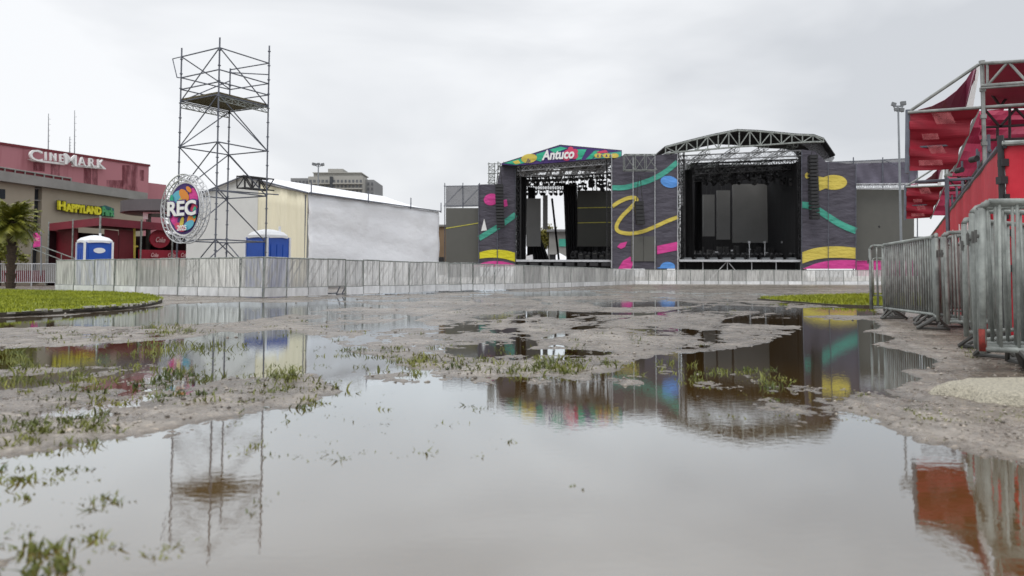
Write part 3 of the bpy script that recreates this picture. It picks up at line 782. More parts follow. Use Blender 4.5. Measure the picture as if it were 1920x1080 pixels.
# round sign on the tower
ax = (tl['N'] - tl['L']).normalized(); nrm = V((ax.y, -ax.x, 0))
sc_ = V((-10.2, 26.05, 0)) - ax * 0.42 + nrm * 0.30
zc = 2.79
cS = V((sc_.x, sc_.y, zc))
rs = thing('round_sign', 'round colourful festival sign in a silver truss ring on the scaffold tower', 'sign', (cS.x, cS.y, zc - 1.15))
def D(r, a, o=0.0): return cS + ax * (r * math.cos(a)) + V((0, 0, r * math.sin(a))) + nrm * o
b = MB()
NS = 36
for (r, o) in ((1.13, 0.13), (0.95, 0.13), (1.13, -0.13), (0.95, -0.13)):
    b.path([D(r, 2 * math.pi * k / NS, o) for k in range(NS + 1)], 0.02, 5)
for k in range(NS):
    a, a2 = 2 * math.pi * k / NS, 2 * math.pi * (k + 1) / NS
    i, j = (1.13, 0.95) if k % 2 else (0.95, 1.13)
    for o in (0.13, -0.13): b.tube(D(i, a, o), D(j, a2, o), 0.012, 4)
    b.tube(D(1.13, a, 0.13), D(1.13, a2, -0.13), 0.012, 4); b.tube(D(0.95, a, 0.13), D(0.95, a, -0.13), 0.012, 4)
b.build('truss_ring', ['sil'], rs)
b = MB()
b.prism([D(0.9, 2 * math.pi * k / 48, 0.03) for k in range(48)], nrm * -0.05, 0)
b.prism([D(0.84, 2 * math.pi * k / 48, 0.04) for k in range(48)], nrm * -0.008, 1)
def dd(u, v, o): return cS + ax * u + V((0, 0, v)) + nrm * o
rb = random.Random(3)
sw = [(-.45, .38, .34, .2, 30, 4), (.12, .58, .3, .2, -20, 3), (.5, .35, .22, .32, 15, 2), (-.2, .2, .5, .14, 40, 7), (.0, .45, .16, .3, 60, 5), (-.55, .05, .25, .16, -40, 2), (.55, .0, .22, .16, 50, 8),
      (-.4, -.35, .36, .2, -30, 2), (.05, -.35, .36, .22, 10, 3), (.45, -.35, .26, .18, 35, 5), (.3, -.55, .3, .14, 20, 4), (-.15, -.6, .3, .14, -15, 8), (-.05, -.45, .2, .1, 70, 7), (.28, .62, .16, .08, -30, 5), (-.62, .3, .1, .2, 10, 6), (.62, -.15, .1, .2, -5, 6)]
for n_, (u, v, rx, ry, ro, mi) in enumerate(sw):
    pt = []
    for (x, y) in ell(u, v, rx, ry, 16, ro):
        l = math.hypot(x, y)
        if l > 0.82: x, y = x * 0.82 / l, y * 0.82 / l
        pt.append(dd(x, y, 0.046 + 0.003 * n_))
    b.prism(pt, nrm * -0.002, mi)
b.build('disc', ['white', 'navy', 'pink', 'navy', 'sky', 'orange', 'tealb', 'yel', 'pinkr'], rs)
b = MB()
b.text('REC', dd(-.80, -.27, .1), dd(.80, -.27, .1), dd(.80, .30, .1), dd(-.80, .30, .1), 1, 0.02, 0.0, 0.075)
b.text('REC', dd(-.76, -.24, .13), dd(.76, -.24, .13), dd(.76, .26, .13), dd(-.76, .26, .13), 0, 0.02, 0.0, 0.03)
b.text('2025', dd(-.22, -.72, .13), dd(.28, -.72, .13), dd(.28, -.54, .13), dd(-.22, -.54, .13), 0, 0.01, 0.0, 0.02)
b.build('lettering', ['white', 'navy'], rs)

# ------------------------------------------------------------------ portable toilets
def toilet(name, label, loc, rz, sticker=False):
    t = thing(name, label, 'portable toilet', (0, 0, 0), 'portable toilets behind the fence')
    s = 0.56
    b = MB(); b.box(-s, -s, 0.1, s, s, 2.02); b.box(-s + .05, -s + .05, 0, s - .05, s - .05, 0.1)
    for q in (-0.3, 0.0, 0.3):
        for (a, c) in ((0, -1), (1, 0), (-1, 0), (0, 1)):
            if a: b.box(min(a * s, a * (s + .02)), q - .08, 0.3, max(a * s, a * (s + .02)), q + .08, 1.75)
            elif c > 0: b.box(q - .08, s, 0.3, q + .08, s + .02, 1.75)
    b.build('body', ['toib'], t)
    b = MB()
    for x in (-s, s):
        for y in (-s, s): b.box(x - .04, y - .04, 0.08, x + .04, y + .04, 2.03)
    b.build('corner_trim', ['toiw'], t)
    b = MB(); e = s + 0.07
    prof = [(0, 1.98), (0.0, 2.1), (0.22, 2.22), (0.75, 2.32), (1.0, 2.34)]
    rg = []
    for f, z in prof:
        r_ = e * (1 - f * 0.92)
        ring = []
        for k in range(16):
            tt_ = 2 * math.pi * (k + .5) / 16; c_, s_ = math.cos(tt_), math.sin(tt_); mm = max(abs(c_), abs(s_)) ** 0.85
            wv = 0.05 * (1 - abs(math.sin(2 * tt_))) * (z < 2.0)
            ring.append(V((r_ * c_ / mm, r_ * s_ / mm, z + wv)))
        rg.append(ring)
    vs_ = [p for r_ in rg for p in r_]
    fs_ = [(j * 16 + k, j * 16 + (k + 1) % 16, (j + 1) * 16 + (k + 1) % 16, (j + 1) * 16 + k) for j in range(4) for k in range(16)] + [tuple(range(64, 80)), tuple(range(15, -1, -1))]
    b.add(vs_, fs_); b.build('roof', ['toiw'], t)
    b = MB(); b.tube((0.3, 0.3, 2.2), (0.3, 0.3, 2.45), 0.05, 8); b.build('vent_pipe', ['toiw'], t)
    b = MB(); b.box(-0.4, -s - .03, 0.15, 0.4, -s - .003, 1.92); d = b.build('door', ['toib'], t)
    b = MB(); b.box(0.3, -s - .06, 1.0, 0.36, -s - .031, 1.12); b.build('latch', ['toiw'], d)
    if sticker: b = MB(); b.prism([V((x, -s - .045, y)) for x, y in ell(0.02, 1.66, 0.24, 0.12, 20)], (0, .012, 0)); b.build('sticker', ['toiw'], t)
    t.location = loc; t.rotation_euler = (0, 0, rz)
    return t
toilet('portable_toilet', 'blue portable toilet with white roof in front of the cream tent curtain', (X_at(501, 30), 30, 0.02), R(-30))
toilet('portable_toilet', 'blue portable toilet with white oval sticker in front of the red bar', (X_at(176, 35), 35, 0.02), R(44), True)

# ------------------------------------------------------------------ white tent
e1, e2 = V((.437, .9, 0)).normalized(), V((-.9, .437, 0)).normalized()
c0 = V((X_at(576, 36.7), 36.7, 0))
LT, WT, ZE, ZR = 11.6, 7.8, 4.45, 5.5
def TT(l, w_, z): return c0 + e1 * l + e2 * w_ + V((0, 0, z))
tn = thing('marquee_tent', 'long white marquee tent with cream end curtain and stained side wall', 'tent', tuple(c0))
b = MB()
sg = lambda u, v: (e1.cross(V((0, 0, 1))) * (0.12 * math.sin(u * 9.4) * math.sin(v * 3.1) + 0.035 * math.sin(u * 31 + v * 4) + 0.03 * math.sin(v * 17 + u * 5) + 0.02 * math.sin(v * 41 - u * 9) * (1 - u)))
b.quadgrid(TT(0.02, -0.02, 0), TT(LT, -0.02, 0), TT(LT, -0.02, ZE - .05), TT(0.02, -0.02, ZE - .05), 40, 14, 0, sg, -e2 * -0.02)
b.build('side_wall', ['tentw'], tn, sm=True)
b = MB()
fg = lambda u, v: e1 * (0.02 * math.sin(u * 60) + 0.05 * math.sin(u * 17 + 1 + v))
b.quadgrid(TT(0, 3.1, 0), TT(0, 0.05, 0), TT(0, 0.05, ZE - .05), TT(0, 3.1, ZE + 0.55), 60, 6, 0, fg, e1 * 0.02)
b.build('end_curtain', ['cream'], tn, sm=True)
b = MB()
b.prism([TT(0.03, 3.1, 0), TT(0.03, WT, 0), TT(0.03, WT, ZE), TT(0.03, WT / 2, ZR - .06), TT(0.03, 3.1, ZE + .72)], e1 * 0.03)
b.build('end_wall', ['tentg'], tn)
b = MB()
rsag = lambda u, v: V((0, 0, -0.12 * math.sin(v * math.pi) * (0.6 + 0.4 * math.cos(u * 18.8))))
b.quadgrid(TT(-.12, -.12, ZE), TT(LT + .1, -.12, ZE), TT(LT + .1, WT / 2, ZR), TT(-.12, WT / 2, ZR), 24, 8, 0, rsag, V((0, 0, -.03)))
b.quadgrid(TT(-.12, WT / 2, ZR), TT(LT + .1, WT / 2, ZR), TT(LT + .1, WT + .12, ZE), TT(-.12, WT + .12, ZE), 24, 8, 0, rsag, V((0, 0, -.03)))
b.build('roof', ['tentr'], tn, sm=True)
for k, l in enumerate((0, LT * .38, LT * .72, LT)):
    b = MB(); b.tube(TT(l, .16, 0), TT(l, .16, ZE - .1), 0.035, 6); b.tube(TT(l, -.16, ZE - .1), TT(l, -.16, ZE + .5), 0.03, 6); b.build('pole', ['galvd'], tn)
b = MB(); b.tube(TT(-.1, -.15, ZE - .02), TT(LT, -.15, ZE - .02), 0.035, 6); b.build('eave_beam', ['galvd'], tn)
b = MB(); b.tube(TT(-.16, WT, ZE - .05), TT(-.16, WT / 2, ZR - .1), 0.04, 6); b.tube(TT(-.16, WT / 2, ZR - .1), TT(-.16, -.1, ZE - .03), 0.04, 6); b.build('gable_beam', ['galvd'], tn)

# brown shed wall beyond the tent
sh = thing('site_shed', 'low brown shed wall showing between the tent and the small screen', 'shed', P(828, 517, 74))
b = MB(); b.pbox(790, 424, 845, 516, 74, 3); b.build('wall', ['brown'], sh)
b = MB(); b.pbox(788, 421, 847, 424.5, 73.8, 3.4); b.build('roof', ['conc'], sh)
b = MB(); b.pbox(822, 482, 832, 516, 73.9, .09); b.build('door', ['blk'], sh)

# ------------------------------------------------------------------ apartment block
ap = thing('apartment_block', 'distant grey apartment block rising behind the white tent', 'building', P(625, 517, 200))
def block(x0, x1, ytop, d, m_, name='wing', cols=0, rows=0, y0=0, y1=0, wd=.55, bal=False):
    b = MB(); b.pbox(x0, ytop, x1, 517, d, 14); o = b.build(name, [m_], ap)
    if cols:
        cw = (x1 - x0) / cols; rh = (y1 - y0) / rows
        for i in range(cols):
            for j in range(rows):
                b = MB(); xx = x0 + cw * (i + .5); yy = y0 + rh * (j + .5)
                b.pbox(xx - cw * wd / 2, yy - rh * .28, xx + cw * wd / 2, yy + rh * .28, d - .12, .3); b.build('window', [M['aptw']], o)
        if bal:
            for j in range(rows):
                b = MB(); yy = y0 + rh * (j + 1)
                b.pbox(x0 + 1, yy - rh * .2, x1 - 1, yy + rh * .06, d - 1.0, .9); b.build('balcony', ['apt'], o)
block(545, 579, 334, 204, 'aptd', 'wing', 5, 4, 337, 372)
block(578, 624, 331, 200, 'apt', 'wing', 6, 6, 335, 392, .6, True)
block(623, 680, 330, 197, 'apt', 'wing', 8, 6, 335, 392, .5, True)
block(680, 701, 337, 201, 'aptd', 'wing', 3, 6, 340, 397, .5)
b = MB(); b.pbox(588, 324, 676, 331.5, 202, 9); b.pbox(615, 316.5, 643, 324.5, 203, 6); b.pbox(586, 323, 678, 324.6, 201.5, 10); b.build('roof_storey', ['apt'], ap)
b = MB(); b.pbox(618, 331, 624, 400, 196.5, .6); b.build('stair_window', ['glass'], ap)

# ------------------------------------------------------------------ light masts
def mast(px, d, ytop, label, lamps, r=0.07, hw=0.3):
    top = P(px, ytop, d); base = V((top.x, d, 0))
    t = thing('light_mast', label, 'light mast', tuple(base))
    b = MB(); b.tube(base, top, r, 8, 0, r * 0.6); b.tube(base, base + V((0, 0, .05)), r * 3, 8)
    b.tube(base + V((0, 0, 1.6)), base + V((0, 0, 1.75)), r * 1.5, 8)
    b.build('pole', ['pole'], t)
    b = MB(); b.tube(top - V((hw, 0, 0)), top + V((hw, 0, 0)), r * .6, 6); b.tube(top - V((0, 0, .25)), top - V((hw, 0, .0)), r * .4, 5); b.tube(top - V((0, 0, .25)), top + V((hw, 0, .0)), r * .4, 5); b.build('crossarm', ['pole'], t)
    for (dx, dz, s, tl_) in lamps:
        c = top + V((dx, 0, dz)); b = MB()
        ry = V((math.cos(tl_), 0, math.sin(tl_))); rz_ = V((-math.sin(tl_), 0, math.cos(tl_)))
        q = [c + ry * (sx * s * .6) + rz_ * (sz * s * .42) for sx, sz in ((-1, -1), (1, -1), (1, 1), (-1, 1))]
        b.hexa(*[p + V((0, -s * .25, 0)) for p in q], *[p + V((0, s * .25, -s * .1)) for p in q]); b.tube(c, c - V((0, 0, s * .7)), s * .1, 5)
        b.build('floodlight', ['lampg'], t)
mast(1684, 31, 199, 'grey floodlight mast standing in front of the right hand screen', [(-.17, .08, .15, -.3), (.2, .12, .17, .1), (-.07, -.12, .14, .2), (.13, -.14, .16, -.1)], 0.055, .2)
mast(597, 95, 309, 'small floodlight mast rising behind the tent roof before the apartments', [(-.55, .1, .34, -.2), (.5, .05, .34, .2), (0, .1, .3, 0), (-.25, .05, .25, .3)], 0.12, .6)
#PART3
# ------------------------------------------------------------------ upright planes for walls seen at an angle
class Plane:
    def __init__(s, px0, d0, px1, d1):
        s.a = V((X_at(px0, d0), d0, 0)); s.b = V((X_at(px1, d1), d1, 0))
        d = (s.b - s.a).normalized(); s.d = d; s.n = V((d.y, -d.x, 0))   # normal towards the viewer
    def pt(s, px, py, off=0.0):
        r = ray(px, py); t = (s.a + s.n * off - C0).dot(s.n) / r.dot(s.n)
        return C0 + r * t
    def poly(s, b, pts, th, mi=0, off=0.0): b.prism([s.pt(x, y, off) for x, y in pts], s.n * -th, mi)
    def text(s, b, txt, q, mi=0, th=.05, off=.1, bold=0, shear=0): b.text(txt, *[s.pt(x, y, off) for x, y in q], mi, th, 0, bold, shear)

# cinema block
pc = Plane(0, 71, 277, 85)
cb = thing('cinema_building', 'faded pink cinema block with white roof sign and rain stains', 'building', tuple(pc.pt(140, 517)))
b = MB(); zt = pc.pt(277, 312).z; wa, wb_ = pc.pt(-170, 400), pc.pt(277, 400)
wa.z = wb_.z = 0; bk = pc.n * -14
b.hexa(wa, wb_, wb_ + bk, wa + bk, *[p + V((0, 0, zt)) for p in (wa, wb_, wb_ + bk, wa + bk)]); b.build('wall', ['cine'], cb)
b = MB(); o_ = pc.n * .1
b.hexa(*[p + V((0, 0, zt)) for p in (wa + o_, wb_ + o_ + pc.d * .1, wb_ + bk + pc.d * .1, wa + bk)], *[p + V((0, 0, zt + .22)) for p in (wa + o_, wb_ + o_ + pc.d * .1, wb_ + bk + pc.d * .1, wa + bk)]); b.build('roof_edge', ['redk'], cb)
b = MB(); wc, wd = wb_ + pc.n * -1.5, wb_ + pc.n * -1.5 + pc.d * 3.6; z2 = 10.7
b.hexa(wc, wd, wd + bk * .6, wc + bk * .6, *[p + V((0, 0, z2)) for p in (wc, wd, wd + bk * .6, wc + bk * .6)]); b.build('side_wing', ['cine'], cb)
b = MB(); s_ = pc
s_.text(b, 'C', [(53, 300), (77, 304), (77, 283), (53, 279)], 0, .25, .4, .01)
s_.text(b, 'I N E', [(83, 300), (117, 304.5), (117, 290), (83, 285)], 0, .25, .4, .0)
s_.text(b, 'M', [(119, 308), (141, 311.5), (141, 291.5), (119, 287.5)], 0, .25, .4, .01)
s_.text(b, 'A R K', [(145, 310), (192, 316), (192, 300), (145, 294)], 0, .25, .4, .0)
s_.poly(b, [(54, 298), (122, 305.5), (122, 309.5), (62, 302)], .25, 0, .41); s_.poly(b, [(137, 309), (199, 316.5), (192, 310), (199, 317.5), (137, 312)], .25, 0, .41)
b.build('sign_lettering', ['white'], cb)
stn = ragged('rain_stained_render', (.15, .026, .038), 0.9, (1.6, 1.6, .5), .38, .95)
for x0, y0, x1, y1 in ((229, 309, 258, 360), (157, 311, 171, 348), (173, 313, 183, 349), (200, 337, 232, 354), (262, 318, 270, 340), (95, 306, 112, 335), (62, 302, 84, 322)):
    b = MB(); s_.poly(b, [(x0, y0 + .5), (x1, y0 + 1), (x1, y1), (x0, y1 - 2)], .004, 0, .008); b.build('rain_stain', [stn], cb)
for px, y0, y1, d, lb in ((91, 276, 213, 79, 'left of the two tall thin antennas on the pink cinema roof'), (140, 288, 207, 82, 'right of the two tall thin antennas on the pink cinema roof'), (131, 287, 256, 81.5, 'short antenna beside the tallest one on the pink cinema roof')):
    p, q = P(px, y0, d), P(px, y1, d); p.z = zt + .22
    t = thing('antenna', lb, 'antenna', tuple(p)); b = MB(); b.tube(p, q, .06, 5, 0, .03); b.build('mast_pole', ['pole'], t)
    b = MB()
    for k in range(5): z = p.z + (q.z - p.z) * (.35 + .13 * k); b.tube((p.x - .12, p.y, z), (p.x + .12, p.y, z), .018, 4)
    b.build('rungs', ['pole'], t)

# beige mall front
pm = Plane(0, 50, 252, 62)
mb_ = thing('mall_building', 'beige mall front with a grey concrete band and yellow lettering', 'building', tuple(pm.pt(120, 517)))
def wallbox(pl, x0, x1, ytop_ref, name, m_, par, zbot=0.0, th=.5, off=0.0, depth=None, ztop=None):
    a, c = pl.pt(x0, 450, off), pl.pt(x1, 450, off); zt_ = ztop if ztop is not None else pl.pt(*ytop_ref, off).z
    a.z = c.z = zbot; k = pl.n * -th
    b = MB(); h_ = V((0, 0, zt_ - zbot)); b.hexa(a, c, c + k, a + k, a + h_, c + h_, c + k + h_, a + k + h_)
    return b.build(name, [m_], par), zt_
zf0, zf1 = pm.pt(200, 368).z, pm.pt(200, 352).z
wallbox(pm, -160, 62, None, 'wall', 'beige', mb_, 0, 9, 0, None, zf0); wallbox(pm, 76, 268, None, 'wall', 'beige', mb_, 0, 9, 0, None, zf0)
wallbox(pm, -162, 275, None, 'fascia_band', 'conc', mb_, zf0 + .002, 9.4, .5, None, zf1)
wallbox(pm, 62.2, 75.8, None, 'stair_window', 'glass', mb_, .5, .2, -.3, None, zf0 - .05)
for x0, x1, y0, y1 in ((-30, 10, 352, 372), (-30, 8, 420, 440)):
    b = MB(); pm.poly(b, [(x0, y0), (x1, y0 + 3), (x1, y1 + 1), (x0, y1)], .1, 0, .04); b.build('window', ['glass'], mb_)
for j in range(6):
    b = MB(); pm.poly(b, [(62.4, 352 + 22 * j), (75.6, 353 + 22 * j), (75.6, 355 + 22 * j), (62.4, 354 + 22 * j)], .1, 0, -.12); b.build('window_bar', ['conc'], mb_)
# roof terrace glazing behind the band
b = MB(); a, c = pm.pt(-100, 330, -1.2), pm.pt(132, 330, -1.2); zz = pm.pt(60, 323, -1.2).z
a.z = c.z = zf1 - .01; h_ = V((0, 0, zz - zf1)); k = pm.n * -.15
b.hexa(a, c, c + k, a + k, a + h_, c + h_, c + k + h_, a + k + h_); tz = b.build('terrace_screen', ['redk'], mb_)
for i in range(13):
    b = MB(); p = a + (c - a) * (i / 12) + pm.n * .06; b.tube(p, p + h_ * 1.06, .05, 5); b.build('screen_post', ['conc'], tz)
b = MB(); b.tube(a + h_ + pm.n * .06, c + h_ + pm.n * .06, .05, 5); b.build('screen_rail', ['conc'], tz)
b = MB()
pm.text(b, 'H', [(106, 394), (121, 396), (121, 377), (106, 375)], 1, .15, .12, .12); pm.text(b, 'H', [(107, 393), (120, 395), (120, 378), (107, 376)], 0, .15, .25, .04)
pm.text(b, 'APPYLAND', [(121, 397.5), (189, 404.5), (189, 387.5), (121, 380)], 1, .12, .12, .12); pm.text(b, 'APPYLAND', [(121.5, 396.5), (188, 403.5), (188, 388.5), (121.5, 381)], 0, .12, .25, .05)
pm.poly(b, [(189, 387), (198, 385), (214, 391), (214, 407), (190, 405)], .1, 3, .08)
pm.text(b, 'Park', [(190, 404), (213, 406.5), (213, 391.5), (190, 387)], 2, .1, .2, .05)
b.build('sign_lettering', ['yelb', mat('dark_olive_sign', (.05, .05, .015)), mat('leaf_green_sign', (.06, .3, .12)), mat('teal_sign', (.02, .12, .12))], mb_)

# red bar tent with panels
pr = Plane(91, 47, 187, 42); pr2 = Plane(187, 42, 356, 49)
bar = thing('bar_tent', 'flat roofed red bar tent on grey posts in front of the beige mall', 'bar tent', tuple(pr.pt(187, 517)))
A_, B_, C_ = pr.pt(91, 450), pr.pt(187, 450), pr2.pt(356, 450)
for p in (A_, B_, C_): p.z = 0
D_ = A_ + (C_ - B_)
zr = pr.pt(187, 408).z; zr0 = zr - .42
for nm, a, c, n in (('fascia', A_, B_, pr.n), ('fascia', B_, C_, pr2.n)):
    b = MB(); k = n * -.06; b.hexa(*[p + V((0, 0, zr0)) for p in (a, c, c + k, a + k)], *[p + V((0, 0, zr)) for p in (a, c, c + k, a + k)]); b.build(nm, [M['barf']], bar)
b = MB(); q = [A_ * .99 + D_ * .01, B_ * .99 + D_ * .01, C_ * .99 + A_ * .01, D_ * .99 + B_ * .01]; b.hexa(*[p + V((0, 0, zr - .08)) for p in q], *[p + V((0, 0, zr - .03)) for p in q]); b.build('roof', ['redd'], bar)
b = MB()
for a, c in ((A_, D_), (D_, C_)): k = V((0, .08, 0)); b.hexa(a, c, c + k, a + k, *[p + V((0, 0, zr0)) for p in (a, c, c + k, a + k)])
b.build('back_wall', [mat('bar_shade_cloth', (.035, .008, .012), .8)], bar)
for a, c, fr in ((A_, B_, (0, .5, 1)), (B_, C_, (.42, .78, 1))):
    for f in fr:
        p = a + (c - a) * f; b = MB(); b.tube(p, p + V((0, 0, zr + .1)), .05, 6); b.build('post', ['galv'], bar)
for x0, x1, pl in ((92, 145, pr), (197, 222, pr2), (224, 250, pr2)):
    b = MB(); pl.poly(b, [(x0, 430), (x1, 428 if pl is pr else 433), (x1, 500), (x0, 500)], .05, 0, -.5); b.build('side_panel', ['redk'], bar)
b = MB(); pr2.poly(b, [(262, 468), (356, 470), (356, 500), (262, 500)], .1, 0, -.2); b.build('counter_front', ['redd'], bar)
b = MB(); pr2.poly(b, ell(300, 448, 19, 17, 24), .06, 0, -.4)
pr2.text(b, 'Coke', [(292, 454), (310, 455), (310, 445), (292, 444)], 1, .02, -.36, .02, .15); b.build('round_board', ['redd', 'pale'], bar)
b = MB()
for x in (286, 318, 342): pr2.text(b, 'Coke', [(x - 3, 482), (x + 11, 482.5), (x + 11, 474.5), (x - 3, 474)], 0, .02, -.15, .02, .15)
b.build('counter_lettering', ['pale'], bar)
b = MB(); b.tube(pr2.pt(252, 428, -.6), pr2.pt(252, 484, -.6), .07, 6); b.tube(pr2.pt(245, 462, -.6), pr2.pt(258, 462, -.6), .05, 6); b.build('inner_frame', ['yel'], bar)
# ramp rail left of the bar
rl = thing('ramp_handrail', 'grey sloping ramp handrail at the left end of the red bar', 'handrail', P(105, 517, 46))
b = MB(); pA, pB = P(60, 455, 47), P(146, 487, 44)
for z in (0, -.35): b.tube(pA + V((0, 0, z)), pB + V((0, 0, z)), .03, 5)
b.build('rails', ['galv'], rl)
for f in (0, .33, .66, 1):
    p = pA + (pB - pA) * f; b = MB(); b.tube((p.x, p.y, 0), p, .03, 5); b.build('post', ['galv'], rl)

# round grey canopy
d0 = 52; cc = P(322, 517, d0); rr = 90 / F * d0
zt_, zb_ = P(322, 373, d0 - rr).z, P(322, 396, d0 - rr * .2).z
rc = thing('round_canopy', 'round dark grey canopy drum standing above the red bar', 'canopy', (cc.x, d0, 0))
b = MB(); n = 48
ring = [V((cc.x + rr * math.cos(2 * math.pi * k / n), d0 + rr * math.sin(2 * math.pi * k / n), 0)) for k in range(n)]
zu = zb_ - .15
b.prism([p + V((0, 0, zu)) for p in ring], (0, 0, zt_ - zu)); b.build('drum', ['canop'], rc)
b = MB(); b.prism([V((cc.x, d0, zu - .05)) + (p - V((cc.x, d0, 0))) * .93 for p in ring], (0, 0, .04)); b.build('soffit', ['blk'], rc)
b = MB(); b.tube((cc.x + 1, d0 + .5, 0), (cc.x + 1, d0 + .5, zu - .05), .25, 10); b.tube((cc.x - 1.6, d0, 0), (cc.x - 1.6, d0, zu - .05), .15, 10); b.build('column', ['conc'], rc)
sgn = thing('hanging_sign', 'small white sign under the round grey canopy', 'sign', P(295, 400, 49.5))
b = MB(); b.pbox(268, 392, 277, 411, 49.8, .06); b.pbox(277, 393, 318, 400, 49.8, .06); b.build('board', ['white'], sgn)

hp = MB(); hp.tube(P(280, 393, 49.83), P(280, 380, 49.83), .02, 5); hp.tube(P(310, 393, 49.83), P(310, 380, 49.83), .02, 5); hp.build('hanger', ['galvd'], sgn)

# palm
pb = P(20, 517, 36); pb.z = 0
pt_ = thing('palm_tree', 'stocky palm tree with a bushy crown before the beige mall', 'palm tree', tuple(pb))
ctop = P(20, 415, 36)
b = MB(); rp = random.Random(9)
hh = ctop.z
for k in range(22):
    z0, z1 = hh * k / 22, hh * (k + 1) / 22; r_ = .2 + .04 * math.sin(k * 2.1) + (.12 if k > 18 else 0)
    b.tube((pb.x, pb.y, z0), (pb.x + .01, pb.y, z1), r_ * .86, 10, 0, r_ * 1.05)
b.build('trunk', ['bark'], pt_)
b = MB()
for k in range(110):
    an = rp.uniform(0, 6.28); el = rp.uniform(-.55, 1.5); L_ = rp.uniform(1.1, 1.5)
    p = V((pb.x, pb.y, hh - .05)); h0 = V((math.cos(an), math.sin(an), 0)); pts_ = [p]
    for i in range(9):
        e_ = el - i * .11; p = p + (h0 * math.cos(e_) + V((0, 0, math.sin(e_)))) * (L_ / 9); pts_.append(p)
    for i in range(1, 9):
        a, c = pts_[i], pts_[i + 1]; b.tube(a, c, .014, 3, 0, .01, False)
        sd = h0.cross(V((0, 0, 1)))
        for s_ in (-1, 1):
            for q in (0, .5):
                o_ = a + (c - a) * q; ll = .37 * math.sin(math.pi * (i + q + .6) / 10.5)
                tip = o_ + sd * s_ * ll * .8 + (c - a).normalized() * ll * .5 + V((0, 0, -ll * rp.uniform(.15, .55)))
                w_ = (c - a).normalized() * .04
                b.add([o_ - w_, o_ + w_, tip], [(0, 1, 2)])
b.build('crown', ['leaf'], pt_)
def bush(name, label, cat, ctr, r, n, mname, trunk=True, hb=None, ls=.12, seed=1):
    rr_ = random.Random(seed)
    t = thing(name, label, cat, (ctr.x, ctr.y, 0)); b = MB()
    clumps = [V((rr_.gauss(0, .45) * r[0], rr_.gauss(0, .45) * r[1], rr_.gauss(0, .42) * r[2])) for _ in range(26)]
    for k in range(n):
        c = clumps[k % 26]; p = ctr + c + V((rr_.gauss(0, .16) * r[0], rr_.gauss(0, .16) * r[1], rr_.gauss(0, .16) * r[2]))
        a = V((rr_.uniform(-1, 1), rr_.uniform(-1, 1), rr_.uniform(-1, 1))).normalized(); c2 = a.orthogonal().normalized(); s_ = ls * rr_.uniform(.6, 1.3)
        b.add([p - a * s_, p + c2 * s_ * .5, p + a * s_, p - c2 * s_ * .5], [(0, 1, 2, 3)])
    b.build('crown', [mname], t)
    b = MB(); b.tube((ctr.x, ctr.y, 0), ctr, .12, 6, 0, .06)
    for k in range(0, 26, 3): b.tube(ctr - V((0, 0, r[2] * .5)), ctr + clumps[k] * .8, .04, 4, 0, .015)
    b.build('trunk', ['bark'], t)
    return t
bush('shrub', 'green shrub at the foot of the beige wall behind the palm', 'shrub', P(0, 466, 44), (1.1, .7, .75), 2600, 'leaf', ls=.1, seed=4)
bush('small_tree', 'yellow green tree seen through the open gable roofed stage', 'tree', P(1022, 450, 92), (1.6, 1.2, 1.15), 3000, 'leaf2', ls=.17, seed=6)

# magenta pole banner, railing, low wall
bn = thing('pole_banner', 'small magenta banner hanging from a thin pole beside the palm', 'banner', P(77, 517, 43))
b = MB(); b.tube(P(77, 517, 43) * 1, P(77, 430, 43), .035, 6); b.tube(P(62, 435, 43), P(77, 435, 43), .02, 5); b.build('pole', ['pole'], bn)
b = MB(); b.quadgrid(P(62, 464, 43), P(76.3, 462, 43), P(76.3, 436, 43), P(62, 437, 43), 6, 8, 0, lambda u, v: V((0, .04 * math.sin(u * 5 + v * 3), 0)), V((0, .01, 0)))
b.ptext('REC', 64, 446, 75, 452, 42.9, 1, .01, .05, .02); b.build('cloth', ['pink', 'pale'], bn)
lw = MB(); lw.pbox(-140, 507, 108, 530, 46.5, .4); tag(lw.build('planter_wall', ['redk']), 'low dark red planter wall behind the white railing', 'wall')
lw = MB(); lw.pbox(86, 496, 112, 530, 45.9, .3); tag(lw.build('grey_box', ['conc']), 'grey box at the right end of the white railing', 'box')
rg_ = None
for k in range(5):
    p0, p1 = V((X_at(-120 + 46 * k, 44), 44 - .05 * k, 0)), V((X_at(-120 + 46 * (k + 1), 44), 44 - .05 * (k + 1), 0))
    if rg_ is None:
        rg_ = thing('railing_panel', 'white barred railing panel in the row left of the mesh fence', 'railing', tuple(p0), 'white railing panels')
        L_ = (p1 - p0).length; b = MB()
        q0, q1 = p0, p0 + V((L_ - .03, 0, 0))
        b.path([q0, q0 + V((0, 0, 1.22)), q1 + V((0, 0, 1.22)), q1], .028, 5); b.tube(q0 + V((0, 0, .2)), q1 + V((0, 0, .2)), .022, 5); b.build('frame', ['sil'], rg_)
        for i in range(1, 12):
            b = MB(); x = q0 + (q1 - q0) * (i / 12); b.tube(x + V((0, 0, .2)), x + V((0, 0, 1.22)), .018, 5); b.build('bar', ['sil'], rg_)
    else: dup(rg_, tuple(p0), math.atan2(p1.y - p0.y, p1.x - p0.x))
#PART4
# ------------------------------------------------------------------ stage complex
def solo(b, name, mats, label, cat, group=None): return tag(b.build(name, mats), label, cat, group)
def pt0(px, d):
    p = P(px, 517, d); p.z = 0; return tuple(p)
